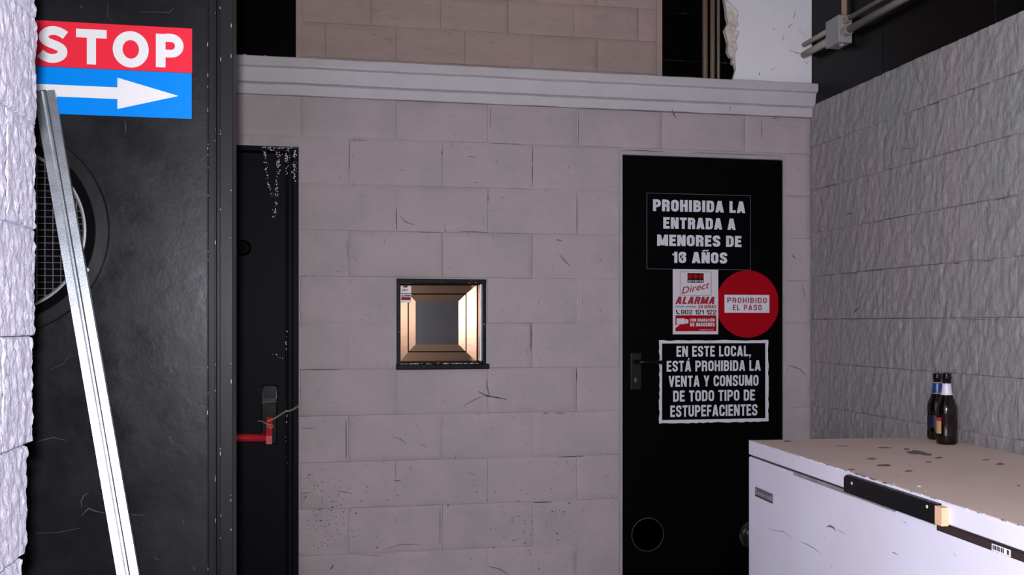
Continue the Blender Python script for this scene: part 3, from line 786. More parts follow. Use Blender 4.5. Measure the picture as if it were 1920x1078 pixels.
# O
c_ = q_(980.5, 372); ex = (q_(1115, 372).x - q_(846, 372).x) / 2; ez = (q_(980, 236).z - q_(980, 508).z) / 2; ix = (q_(1041, 372).x - q_(918, 372).x) / 2; iz = (q_(980, 304).z - q_(980, 443).z) / 2
bm = bmesh.new(); A_, C_ = [], []
for k in range(64):
    a_ = 2 * math.pi * k / 64; A_.append(bm.verts.new((c_.x + ex * math.cos(a_), -.003, c_.z + ez * math.sin(a_)))); C_.append(bm.verts.new((c_.x + ix * math.cos(a_), -.003, c_.z + iz * math.sin(a_))))
for k in range(64): bm.faces.new((A_[k], A_[(k + 1) % 64], C_[(k + 1) % 64], C_[k]))
flipy(bm); obj('lettering', bm, M['sign_white'], t, recalc=False)
# P
zt_, zb_ = q_(1205, 256).z, q_(1205, 506).z; xl, xr_, xs = q_(1168, 372).x, q_(1375, 372).x, q_(1240, 372).x
zl = q_(1300, 434).z; zt2 = q_(1300, 257).z; mid = (zt2 + zl) / 2; Ro = (zt2 - zl) / 2; zi = q_(1300, 318).z; zj = q_(1300, 376).z; Ri = (zi - zj) / 2
bm = bmesh.new(); vs = [bm.verts.new((x_, -.003, z_)) for x_, z_ in ((xl, zb_), (xs, zb_), (xs, zt_), (xl, zt_))]; bm.faces.new(vs)
O_, I_ = [Vector((xs, zt2))], [Vector((xs, zi))]
for k in range(17):
    a_ = math.pi / 2 - math.pi * k / 16
    O_.append(Vector((xr_ - Ro + Ro * math.cos(a_), mid + Ro * math.sin(a_)))); I_.append(Vector((xr_ - Ro + Ri * math.cos(a_) * .95, (zi + zj) / 2 + Ri * math.sin(a_))))
O_.append(Vector((xs, zl))); I_.append(Vector((xs, zj)))
for k in range(len(O_) - 1): bm.faces.new([bm.verts.new((p.x, -.0031, p.y)) for p in (O_[k], O_[k + 1], I_[k + 1], I_[k])])
flipy(bm); obj('lettering', bm, M['sign_white'], t, recalc=False)
bm = bmesh.new()
def arrow_z(py, px): return L_(px, py).z
sh_t, sh_b = L_(220, 164.2).z, L_(220, 186).z; ht, hb = L_(220, 146).z, L_(220, 204.7).z; tip = L_(335, 180.3)
xh = L_(220.5, 175).x; zc = (sh_t + sh_b) / 2
prism(bm, [(X0 + .002, sh_t), (xh, sh_t), (xh, ht), (tip.x, tip.z), (xh, hb), (xh, sh_b), (X0 + .002, sh_b)], 'y', -.0026, -.002)
obj('arrow', bm, M['sign_white'], t)

# door notices -----------------------------------------------------------
YN = DR
t, L_, a = sign('under_age_notice', 'black notice PROHIBIDA LA ENTRADA A MENORES, topmost on the right-hand black door', 'sign', 1213, 364, 1408, 506, YN)
plate(t, L_, (1212.5, 364, 1407.5, 505.5), -.0004, 0, M['grey_line'], 'sticker_edge')
plate(t, L_, (1213.3, 364.8, 1406.8, 504.7), -.001, -.0004, M['sign_black'], 'panel')
for s, r in (('PROHIBIDA LA', (1224.2, 375.8, 1397, 397.6)), ('ENTRADA A', (1243.4, 408.5, 1378.9, 429.8)), ('MENORES DE', (1231.9, 441, 1390, 462)), ('16 AÑOS', (1260.6, 472.7, 1363.3, 493.6))):
    line(t, L_, s, r, -.001, M['letter_grey'], w=.225, gap=.09)

t, L_, a = sign('alarm_plate', 'white alarm plate with phone number and camera symbol, left of the red round sign', 'sign', 1261, 505, 1346.5, 627, YN)
plate(t, L_, (1261.2, 505.1, 1346.5, 626.8), -.003, -.0005, M['alarm_white'], 'plate', bev=.001)
X0, X1, Z0, Z1 = rectpts(L_, 1261.2, 505.1, 1346.5, 626.8)
U = lambda x: X0 + (X1 - X0) * (x - 163) / 657; V_ = lambda y: Z1 + (Z0 - Z1) * (y - 78) / 937
yt = -.003
def fr(x0, y0, x1, y1, m, nm, lev=0): return obj(nm, B(U(x0), U(x1), yt - .0004 * (lev + 1), yt - .0004 * lev, V_(y1), V_(y0)), m, t)
bm = bmesh.new(); lw = (U(4) - U(0))
box(bm, U(270), U(712), yt - .0004, yt, V_(114), V_(110)); box(bm, U(270), U(712), yt - .0004, yt, V_(458), V_(454))
box(bm, U(265), U(269), yt - .0004, yt, V_(452), V_(116)); box(bm, U(713), U(717), yt - .0004, yt, V_(452), V_(116))
obj('rounded_outline', bm, M['ink_black'], t)
fr(373, 133, 606, 270, M['ink_black'], 'emblem_panel')
for cx in (412, 489, 566):
    bm = bmesh.new(); lathe(bm, [(U(34) - U(0), yt - .0004), (U(34) - U(0), yt - .0008), (0, yt - .0008)], 24, 'y', (U(cx), 0, V_(180))); obj('red_dot', bm, M['disc_red'], t)
T = lambda s, x0, y0, x1, y1, m, lev=0, **k: text(s, t, U(x0), U(x1), V_(y1), V_(y0), yt - .0004 * lev, m, **k)
T('SECURITAS', 382, 232, 597, 262, M['letter_grey'], 1, off=.015)
T('Direct', 292, 268, 690, 436, M['ink_red'], shear=.45, off=.012, rot=R(14))
TS = lambda s, x0, y0, x1, y1, m, lev=0, **k: stext(s, t, U(x0), U(x1), V_(y1), V_(y0), yt - .0004 * lev, m, **k)
TS('ALARMA', 195, 470, 787, 578, M['ink_red'], shear=.22, w=.23)
T('atención inmediata', 193, 598, 500, 627, M['ink_blue'], off=.02)
TS('24 HORAS', 523, 592, 790, 640, M['ink_red'], shear=.2, w=.19)
TS('902 121 122', 280, 662, 790, 728, M['ink_black'], w=.16)
bm = bmesh.new()
q = [(205, 665), (222, 662), (228, 680), (220, 690), (240, 712), (250, 706), (262, 718), (250, 730), (228, 722), (208, 694)]
prism(bm, [(U(x), V_(y)) for x, y in q], 'y', yt - .0004, yt); obj('phone_symbol', bm, M['ink_black'], t)
fr(200, 740, 790, 970, M['disc_red'], 'red_panel')
bm = bmesh.new(); box(bm, U(215), U(332), yt - .0008, yt - .0004, V_(868), V_(785)); box(bm, U(336), U(378), yt - .0008, yt - .0004, V_(860), V_(797)); box(bm, U(378), U(386), yt - .0008, yt - .0004, V_(850), V_(806))
prism(bm, [(U(x), V_(y)) for x, y in ((200, 876), (268, 872), (200, 925))], 'y', yt - .0008, yt - .0004)
obj('camera_symbol', bm, M['alarm_white'], t)
TS('CON GRABACIÓN', 410, 787, 765, 832, M['alarm_white'], 1, w=.2)
TS('DE IMÁGENES', 410, 846, 765, 900, M['alarm_white'], 1, w=.22)
T('registrada D.G.P. nº 2737', 540, 938, 748, 962, M['alarm_white'], 1, off=.01)

t, L_, a = sign('no_entry_disc', 'round red sign PROHIBIDO EL PASO on the right-hand black door', 'sign', 1344, 507, 1460, 633, YN)
c = L_(1401.8, 570); rr = 63.0 * (onY(1402, 570, YN) - EYE).dot(FWD) / F
bm = bmesh.new(); lathe(bm, [(rr, -.0002), (rr, -.0012), (0, -.0012)], 96, 'y', c); obj('disc', bm, M['disc_red'], t)
plate(t, L_, (1358.3, 552.8, 1442.4, 586.4), -.0016, -.0012, M['letter_grey'], 'white_panel')
line(t, L_, 'PROHIBIDO', (1363.4, 558, 1437.3, 568.3), -.0016, M['ink_red'], w=.16, gap=.2)
line(t, L_, 'EL PASO', (1373.6, 571.3, 1427.8, 581.8), -.0016, M['ink_red'], w=.16, gap=.2)

t, L_, a = sign('drugs_notice', 'black notice EN ESTE LOCAL with torn white border, lowest on the right-hand black door', 'sign', 1235, 637, 1441, 793, YN)
X0, X1, Z0, Z1 = rectpts(L_, 1235.5, 637.5, 1441, 792.5)
rnd = random.Random(2); outl = []
def rag(a_, b_, n, ax, s):
    for i in range(n):
        f_ = i / n; d = rnd.uniform(-.0035, .001) * s
        p = [a_[0] + (b_[0] - a_[0]) * f_, a_[1] + (b_[1] - a_[1]) * f_]; p[ax] += d; outl.append(tuple(p))
rag((X0, Z1), (X1, Z1), 26, 1, 1); rag((X1, Z1), (X1, Z0), 22, 0, 1.2); rag((X1, Z0), (X0, Z0), 30, 1, -1.2); rag((X0, Z0), (X0, Z1), 22, 0, -1.3)
obj('torn_border', prism(bmesh.new(), outl, 'y', -.0006, 0), M['letter_grey'], t)
plate(t, L_, (1241.2, 643.5, 1434.8, 785.8), -.0011, -.0006, M['sign_black'], 'panel')
for s, r in (('EN ESTE LOCAL,', (1268.2, 648.4, 1408, 668.3)), ('ESTÁ PROHIBIDA LA', (1249.8, 675.8, 1425.9, 695.8)), ('VENTA Y CONSUMO', (1253.5, 703.7, 1421.9, 724.2)),
             ('DE TODO TIPO DE', (1262, 731.3, 1415.2, 751.8)), ('ESTUPEFACIENTES', (1256.6, 758.9, 1419.8, 780.3))):
    line(t, L_, s, r, -.0011, M['letter_grey'], w=.185, gap=.10)

# twine tied to the panic arm
t = thing('twine', 'thin twine tied round the red arm of the emergency door bar', 'string', onY(505, 800, ya + .01) - Vector((0, 0, 0)))
def TW(pts, Y): return [onY(470 + x / 7.19, 700 + y / 7.19, Y) - Vector(t.location) for x, y in pts]
yt_ = DY - .075
bm = tube(bmesh.new(), TW([(225, 645), (270, 622), (330, 598), (400, 548), (460, 512), (510, 500), (560, 482), (600, 458), (648, 430)], yt_), .0011, 6)
obj('strand', bm, M['cord'], t)
bm = tube(bmesh.new(), TW([(222, 655), (280, 632), (345, 600), (410, 560), (470, 524), (520, 512), (565, 498), (610, 472), (652, 448)], yt_), .0011, 6)
obj('strand', bm, M['cord'], t)
bm = tube(bmesh.new(), TW([(95, 642), (130, 640), (170, 655), (215, 680), (262, 690), (300, 700), (306, 720), (280, 736), (250, 732), (222, 718), (215, 700), (250, 690), (285, 712), (240, 725)], yt_ - .004), .0014, 6)
obj('knot', bm, M['cord'], t)

# ventilation duct collar on the partition
c0 = onY(-5, 430, YP)
sc = (onY(-5, 430, YP) - EYE).dot(FWD) / F
ro, ri, rg = 203 * sc * .985, 177 * sc * .985, 157 * sc * .985
t = thing('round_vent', 'round black duct vent with square wire mesh behind the steel channel', 'vent', c0)
bm = bmesh.new(); lathe(bm, [(ro, 0), (ro, -.012), (ro - .003, -.015), (ri + .003, -.017), (ri, -.014), (ri, -.001)], 96, 'y', closed=True)
obj('collar', bm, M['black_metal'], t, smooth=False)
bm = bmesh.new(); lathe(bm, [(rg + .004, -.001), (rg + .004, -.007), (rg, -.009), (rg - .004, -.007), (rg - .004, -.001)], 96, 'y', closed=True)
obj('mesh_rim', bm, M['wire'], t)
obj('throat', lathe(bmesh.new(), [(ri, -.001), (ri, -.0025), (0, -.0025)], 64, 'y'), M['sign_black'], t)
bm = bmesh.new(); n = int(rg / .0175)
for i in range(-n, n + 1):
    x = i * .0192 if True else 0
    if abs(x) < rg - .004:
        hgt = math.sqrt((rg - .003) ** 2 - x * x); tube(bm, [(x, -.006, -hgt), (x, -.006, hgt)], .00075, 4)
    z = i * .0168
    if abs(z) < rg - .004:
        hgt = math.sqrt((rg - .003) ** 2 - z * z); tube(bm, [(-hgt, -.0072, z), (hgt, -.0072, z)], .00075, 4)
obj('wire_mesh', bm, M['wire'], t)
c = onY(167, 507, YP) - c0
bm = bmesh.new(); q = bmesh.ops.create_icosphere(bm, subdivisions=2, radius=.006)
for v in q['verts']: v.co = v.co + Vector((c.x, -.024, c.z))
obj('screw_head', bm, M['flake'], t)

# galvanised channel leaning on the partition
A = EYE + ray(82, 170) * 2.455; Bp = EYE + ray(239.5, 1078) * 2.35
k_ = (A.z - 0.004) / (A.z - Bp.z); E = A + (Bp - A) * k_
t = thing('steel_channel', 'galvanised steel channel leaning in front of the STOP sign and vent', 'steel profile', E)
ax = (A - E).normalized(); Ln = (A - E).length
n_ = -(ray(195, 790).normalized() + RGT * .10); side = ax.cross(n_).normalized()
side = (side if side.dot(RGT) > 0 else -side)
nrm = side.cross(ax).normalized(); nrm = nrm if nrm.dot(FWD) < 0 else -nrm
Mx = Matrix((side, -nrm, ax)).transposed().to_4x4()      # local x=side, y=back, z=along
hw = .025
prof = [(-hw, .033), (-hw, .001), (-hw + .001, 0), (-.006, 0), (-.002, .0016), (.002, .0016), (.006, 0), (hw - .001, 0), (hw, .001), (hw, .033), (hw - .006, .033),
        (hw - .006, .0322), (hw - .0008, .0322), (hw - .0008, .0018), (.006, .0008), (.002, .0024), (-.002, .0024), (-.006, .0008), (-hw + .0008, .0018), (-hw + .0008, .0322), (-hw + .006, .0322), (-hw + .006, .033)]
bm = prism(bmesh.new(), prof, 'z', 0, Ln)
bmesh.ops.transform(bm, matrix=Mx, verts=bm.verts)
obj('channel_body', bm, M['zinc'], t)
bm = bmesh.new(); poly(bm, [Mx @ Vector(p) for p in ((-hw + .002, .001, Ln), (.004, .001, Ln + .002), (.008, .014, Ln + .001), (-hw + .004, .018, Ln - .002))], .0008, ax)
obj('bent_lip', bm, M['zinc'], t)

# ------------------------------------------------------------------ conduits and junction box
def conduit(name, label, pts, r, m, group=None, cuffs=()):
    t = thing(name, label, 'pipe', pts[0], group=group)
    P0 = Vector(pts[0]); obj('tube', tube(bmesh.new(), [Vector(p) - P0 for p in pts], r, 16), m, t, smooth=True)
    for c in cuffs:
        d = (Vector(pts[-1]) - P0).normalized(); cc = Vector(c) - P0
        obj('cuff', tube(bmesh.new(), [cc - d * .02, cc + d * .02], r * 1.25, 16), m, t)
    return t
yc = YU - .016
for (px, w, lab, m) in ((1322, 10, 'thick beige conduit beside the black tiles, leftmost of the three above the cornice', 'pvc_beige'), (1336, 9.4, 'thick beige conduit in the middle of the three above the cornice', 'pvc_beige'), (1347, 6, 'thin conduit nearest the broken plaster edge', 'pvc_grey')):
    r = w / 2 * 6.1 / F; x = onY(px, 80, yc - r).x
    conduit('conduit', lab, [(x, yc - r, 2.342), (x, yc - r, 3.69)], r, M[m])
xc_ = XR - .036
bx0, bx1 = XR - .066, XR + .003
zc_ = 2.540; by0, by1 = 3.90, 4.01
rU, rL = .0115, .0165
conduit('conduit', 'thin upper grey conduit running from the junction box towards the viewer', [(xc_, by0 - .001, 2.572), (xc_, 2.6, 2.572)], rU, M['pvc_grey'], cuffs=[(xc_, by0 - .022, 2.572)])
conduit('conduit', 'thick lower grey conduit running from the junction box towards the viewer', [(xc_, by0 - .001, 2.524), (xc_, 2.6, 2.524)], rL, M['pvc_grey'], cuffs=[(xc_, by0 - .022, 2.524)])
conduit('conduit', 'short upper conduit stub between white plaster and junction box', [(xc_, YW + .0, 2.572), (xc_, by1 + .001, 2.572)], rU, M['pvc_grey'])
conduit('conduit', 'short lower conduit stub between white plaster and junction box', [(xc_, YW + .0, 2.524), (xc_, by1 + .001, 2.524)], rL, M['pvc_grey'])
conduit('conduit', 'thin orange-beige conduit rising from the top of the junction box', [(XR - .018, (by0 + by1) / 2 - .02, 2.601), (XR - .018, (by0 + by1) / 2 - .02, 3.69)], .0125, M['pvc_beige'])
t = thing('junction_box', 'grey plastic junction box on the black tiles in the upper right', 'junction box', (XR, by0, 2.48))
obj('box_body', B(bx0 + .012 - XR, .0, 0, by1 - by0, 0.0, .118, .003), M['box_grey'], t)
obj('cover', B(bx0 - XR, bx0 + .0115 - XR, -.001, by1 - by0 + .001, -.001, .119, .003), M['box_grey'], t)
obj('gland', lathe(bmesh.new(), [(.012, 0), (.012, -.006), (.008, -.010), (0, -.011)], 20, 'z', (-.034, .03, 0)), M['box_grey'], t)

# ------------------------------------------------------------------ chest freezer
HF = 0.845; ZT = HF
C0 = onZ(1403.5, 825, ZT); RZ = -R(3.2)
FL, FD = 1.80, 0.70       # length towards the viewer, depth towards the wall
fz = thing('chest_freezer', 'worn white chest freezer with dusty brown lid along the right wall', 'freezer', (C0.x, C0.y, 0), RZ)
MI = fz.matrix_world.inverted()
def fl(px, py, off=0.0):
    """photo pixel -> local point on the freezer's long front face"""
    n = fz.matrix_world.to_3x3() @ Vector((1, 0, 0)); p = fz.matrix_world @ Vector((off, 0, 0))
    return MI @ hit(px, py, p, n)
def ft(px, py): return MI @ onZ(px, py, ZT + .0004)
lid_h = .050
obj('lid', B(0, FD, -FL, 0, ZT - lid_h, ZT - .0012, .004, 3), M['freezer_white'], fz)
obj('lid_top', B(.0035, FD - .004, -FL + .004, -.004, ZT - .004, ZT, .0008), M['freezer_top'], fz)
bm = bmesh.new(); rnd = random.Random(9); y = 0.0
while y > -FL + .1:
    l_ = rnd.uniform(.02, .09); w_ = rnd.uniform(.0015, .0055)
    box(bm, .0005, w_ + .003, y - l_, y - .002, ZT - .002, ZT + .0004, 0); y -= l_ + rnd.uniform(.002, .05)
obj('worn_edge', bm, M['worn_edge'], fz, kind='stuff')
obj('lid_seal', B(.006, FD - .01, -FL + .01, -.008, ZT - lid_h - .0065, ZT - lid_h - .0003), M['gasket'], fz)
obj('body', B(.0, FD - .0, -FL, 0, .05, ZT - lid_h - .0068, .005, 3), M['freezer_white'], fz)
for (x_, y_) in ((.06, -.06), (.06, -FL + .06), (FD - .06, -.06), (FD - .06, -FL + .06)):
    obj('foot', lathe(bmesh.new(), [(.022, 0), (.022, .02), (.016, .05)], 16, 'z', (x_, y_, 0)), M['handle_black'], fz)
# dark band under the lid on the near part
pb1, pb2 = fl(1757, 985), fl(1920, 1034)
zb1 = ZT - lid_h - .0045
obj('dark_band', B(-.0012, .004, -FL + .01, pb1.y, zb1 - .0165, zb1, .0005), M['gasket'], fz)
pa_, pe_ = fl(1488, 882), fl(1680, 962)
obj('clear_strip', B(-.0016, .003, pe_.y, pa_.y, zb1 - .010, zb1 + .001, .0008), M['gasket_grey'], fz)
q0, q1 = fl(1861, 1020), fl(1896, 1030)
lb = obj('barcode_label', B(-.0018, -.001, q1.y, q0.y, zb1 - .0155, zb1 - .001), M['sign_white'], fz)
bm = bmesh.new(); rnd = random.Random(4); yy = q0.y - .003
while yy > q1.y + .003:
    w_ = rnd.uniform(.0008, .0035)
    if abs(yy - (q0.y * .3 + q1.y * .7)) > .004: box(bm, -.0022, -.0018, yy - w_, yy, zb1 - .0125, zb1 - .003)
    yy -= w_ + rnd.uniform(.0008, .003)
obj('bars', bm, M['ink_black'], lb)
# handle
h_a, h_b = fl(1587, 900, -.01), fl(1752, 960, -.018)
bm = bmesh.new(); zt0, zt1 = ZT - .006, ZT - lid_h - .001
prism(bm, [(-.018, zt1 - .002), (-.0005, zt1 - .002), (-.0005, zt0), (-.012, zt0 - .002), (-.018, zt0 - .009)], 'y', h_b.y, h_a.y)
hd = obj('lid_handle', bm, M['handle_black'], fz)
obj('end_block', B(-.0175, -.0005, h_b.y - .028, h_b.y - .0005, zt1 - .001, zt0 - .004), M['wood_raw'], fz)
for p_ in ((1597, 906), (1738, 950)):
    c = fl(p_[0], p_[1], -.0185); bm = lathe(bmesh.new(), [(.0042, 0), (.0042, -.0012), (0, -.0018)], 16, 'x', (-.0178, c.y, c.z)); obj('screw', bm, M['screw'], hd)
# badge
b0, b1 = fl(1417, 925), fl(1450, 928)
zb_t, zb_b = fl(1417, 912).z, fl(1417, 929.5).z
bd = obj('badge', B(-.003, .0, b1.y, b0.y, zb_b, zb_t, .0012), M['badge'], fz)
MT = Matrix(((0, 1, 0, 0), (-1, 0, 0, 0), (0, 0, 1, 0), (0, 0, 0, 1)))   # text plane x-> -y, facing -x
text('Savernal', bd, -b0.y + .006, -b1.y - .006, zb_b + .008, zb_t - .006, -.003, M['badge_text'], off=.0, mtx=MT, th=.0006)
obj('badge_edge', B(-.0036, -.003, b1.y + .002, b0.y - .002, zb_b + .001, zb_b + .004), M['ink_black'], bd)
# scratches and dents on the long side
bm = bmesh.new()
def stroke(pts, w, F_=fl, o=None):
    P_ = [F_(*p) for p in pts]
    for p in P_:
        p.x = -.0003
    L1, L2 = [], []
    for i, p in enumerate(P_):
        f_ = math.sin(math.pi * (i + .15) / (len(P_) - .7)); L1.append(p + Vector((0, 0, w * f_))); L2.append(p - Vector((0, 0, w * f_)))
    vs = [bm.verts.new(p) for p in L1 + L2[::-1]]; k = len(P_)
    for i in range(k - 1): bm.faces.new((vs[i], vs[i + 1], vs[2 * k - 2 - i], vs[2 * k - 1 - i]))
stroke([(1436, 990), (1452, 994), (1470, 997), (1478, 1004), (1488, 1014)], .0009)
stroke([(1497, 1014), (1512, 1020), (1528, 1029), (1541, 1039)], .0012)
stroke([(1549, 988), (1556, 986), (1564, 990), (1568, 997)], .0035)
stroke([(1566, 990), (1576, 996), (1587, 1003)], .0008)
stroke([(1672, 1035), (1678, 1037), (1685, 1041)], .0014)
stroke([(1558, 1061), (1560, 1065)], .0022); stroke([(1515, 965), (1517, 971)], .0016); stroke([(1440, 925), (1443, 945), (1444, 1068)], .0003)
stroke([(1694, 978), (1700, 981)], .0018); stroke([(1788, 1037), (1793, 1043)], .0016); stroke([(1700, 957), (1703, 960)], .0014)
stroke([(1442, 1062), (1443, 1078)], .0012); stroke([(1418, 1073), (1420, 1078)], .002)
obj('scratches', bm, M['scratch'], fz, recalc=False, kind='stuff')
bm = bmesh.new(); rnd = random.Random(21)
def blot(px, py, rx, ry):
    c = ft(px, py); a = ft(px + rx, py); b = ft(px, py + ry); n = 14; vs = []
    for i in range(n):
        th = 2 * math.pi * i / n; s = rnd.uniform(.6, 1.05)
        p = c + (a - c) * math.cos(th) * s + (b - c) * math.sin(th) * s; vs.append(bm.verts.new((p.x, p.y, ZT + .0003)))
    bm.faces.new(vs)
for q in ((1658, 872, 17, 3), (1704, 883, 9, 2), (1634, 860, 12, 2), (1716, 848, 20, 4), (1738, 852, 12, 3), (1760, 858, 9, 2), (1660, 839, 16, 1.5), (1596, 880, 8, 1.5), (1476, 827, 9, 1.5), (1875, 870, 10, 2.5), (1848, 862, 10, 1.2), (1742, 866, 8, 1.2), (1700, 842, 8, 2), (1910, 910, 4, 1.5), (1580, 836, 14, 1)):
    blot(*q)
obj('dirt_marks', bm, M['dirt'], fz, recalc=False, kind='stuff')
bm = bmesh.new()
for (px, py, s) in ((1723.5, 911.5, .006), (1690, 899, .003), (1676, 907, .004), (1774, 859, .003), (1735, 921, .003), (1668, 838.5, .004), (1752, 868, .002), (1782, 861, .002)):
    c = ft(px, py); q = bmesh.ops.create_icosphere(bm, subdivisions=1, radius=s)
    for v in q['verts']: v.co = Vector((v.co.x * .8, v.co.y * 1.2, v.co.z * .25)) + Vector((c.x, c.y, ZT + .0006))
obj('plaster_specks', bm, M['flake'], fz, kind='stuff')

# ------------------------------------------------------------------ bottles
def bottle(label, px, py, hgt, neck, foilm, face_rot, lab):
    c = onZ(px, py, ZT); t = thing('beer_bottle', label, 'bottle', (c.x, c.y, ZT + .0005), face_rot, group='bottles on the freezer lid')
    s = hgt / .239; R_ = .0335
    prof = [(0, .004), (R_ * .5, .003), (R_ * .86, .0), (R_ * .97, .004), (R_, .012), (R_, .034), (R_ * .965, .045), (R_ * .955, .060), (R_ * .955, .085), (R_, .100), (R_ * 1.0, .118), (R_ * .96, .128), (R_ * .84, .141), (R_ * .66, .155), (R_ * .54, .168), (R_ * .46, .184),
            (R_ * .40, .205), (R_ * .385, .218), (R_ * .47, .220), (R_ * .48, .226), (R_ * .42, .229), (R_ * .44, .231), (R_ * .45, .238), (R_ * .40, .239), (R_ * .3, .2385), (R_ * .3, .225), (0, .22)]
    prof = [(r, h * s) for r, h in prof]
    obj('glass_body', lathe(bmesh.new(), prof, 40), M['glass_brown'], t, smooth=True)
    pr = [(R_ * r + .0006, h * s) for r, h in ((.555, .166), (.54, .168), (.46, .184), (.415, .200), (.405, .205))]
    f_ = obj('neck_label', lathe(bmesh.new(), pr, 40), foilm, t, smooth=True)
    if lab == 'gold':
        for (a0, a1, mm, z0, z1, nm) in ((-78, -8, 'label_gold', .027, .079, 'front_label'), (-78, -8, 'label_red', .0795, .090, 'label_band')):
            bm = bmesh.new(); rs = []
            for i in range(13):
                a_ = R(a0 + (a1 - a0) * i / 12); r = R_ * .985 + .0002
                rs.append([bm.verts.new((r * math.cos(a_), r * math.sin(a_), z * s)) for z in (z0, z1)])
            for i in range(12): bm.faces.new((rs[i][0], rs[i + 1][0], rs[i + 1][1], rs[i][1]))
            obj(nm, bm, M[mm], t, smooth=True)
        bm = bmesh.new(); rs = []
        for i in range(7):
            a_ = R(95 + 50 * i / 6); r = R_ * 1.0 + .0004; rs.append([bm.verts.new((r * math.cos(a_), r * math.sin(a_), z * s)) for z in (.05, .084)])
        for i in range(6): bm.faces.new((rs[i][0], rs[i + 1][0], rs[i + 1][1], rs[i][1]))
        obj('back_label', bm, M['label_red'], t, smooth=True)
    else:
        for z in (.166, .204):
            obj('gold_line', lathe(bmesh.new(), [(R_ * (.565 if z < .17 else .41) + .001, z * s), (R_ * (.545 if z < .17 else .40) + .001, (z + .0025) * s)], 40), M['label_gold'], t, smooth=True)
        bm = bmesh.new(); rs = []
        for i in range(13):
            a_ = R(-70 + 100 * i / 12); r = R_ * .985 + .0002; rs.append([bm.verts.new((r * math.cos(a_), r * math.sin(a_), z * s)) for z in (.044, .088)])
        for i in range(12): bm.faces.new((rs[i][0], rs[i + 1][0], rs[i + 1][1], rs[i][1]))
        obj('front_label', bm, M['label_navy'], t, smooth=True)
    return t
bottle('brown glass beer bottle with blue neck label, half hidden behind the other bottle', 1757.5, 823.5, .232, .0, M['label_blue'], R(200), 'navy')
bottle('brown glass beer bottle with white neck label and gold front label', 1775, 832.5, .239, .0, M['label_white'], R(213), 'gold')

# plaster flakes lying on the cornice ledge
rnd = random.Random(31)
for (px, w_, lab) in ((458, .030, 'white plaster flake on the cornice beside the black partition post'), (497, .026, 'white plaster flake on the cornice in front of the dark opening'), (588, .055, 'longest white plaster flake on the cornice below the brown stones'), (655, .02, 'small plaster flake on the cornice left of the window'),
                     (1395, .03, 'plaster flake on the cornice at the foot of the broken plaster')):
    x = onY(px, 110, YB - .045).x; z = h0 + .001
    t = thing('plaster_flake', lab, 'debris', (x, YB - .035, z), group=None)
    bm = bmesh.new(); q = bmesh.ops.create_icosphere(bm, subdivisions=2, radius=1)
    for v in q['verts']:
        k = 1 + .35 * noise.noise(v.co * 2.2 + Vector((px, 0, 0))); v.co = Vector((v.co.x * w_ / 2 * k, v.co.y * .012 * k, max(-.002, v.co.z * .007 * k)))
    obj('flake', bm, M['flake'], t)

# ------------------------------------------------------------------ cracks, open joints and pits on the painted stones
bpy.context.view_layer.update(); DG = bpy.context.evaluated_depsgraph_get()
def cast(px, py, lift=.0006):
    d = ray(px, py).normalized(); ok, p, n, *_ = SC.ray_cast(DG, EYE, d)
    return (p - d * lift) if ok else None
def crack(bm, pts, w, lift=.0007, n=5):
    P_ = []
    for (a, b), (c, d) in zip(pts[:-1], pts[1:]):
        for k in range(n): P_.append((a + (c - a) * k / n, b + (d - b) * k / n))
    P_.append(pts[-1]); top, bot = [], []
    for i, (x, y) in enumerate(P_):
        a, b = P_[max(i - 1, 0)], P_[min(i + 1, len(P_) - 1)]; dx, dy = b[0] - a[0], b[1] - a[1]; l = math.hypot(dx, dy) or 1
        ww = w * (.35 + .65 * math.sin(math.pi * (i + .4) / (len(P_) - .2))) / 2 * (1 + .4 * noise.noise(Vector((x * .3, y * .3, 0))))
        p, q = cast(x - dy / l * ww, y + dx / l * ww, lift), cast(x + dy / l * ww, y - dx / l * ww, lift)
        if p is None or q is None: return
        top.append(bm.verts.new(p)); bot.append(bm.verts.new(q))
    for i in range(len(top) - 1): bm.faces.new((top[i], top[i + 1], bot[i + 1], bot[i]))
M['crack'] = mat('crack_shadow', (0.05, 0.042, 0.044), 0.9); M['crack_soft'] = mat('soft_mark', (0.17, 0.15, 0.155), 0.9)
bd_, bs_ = bmesh.new(), bmesh.new()
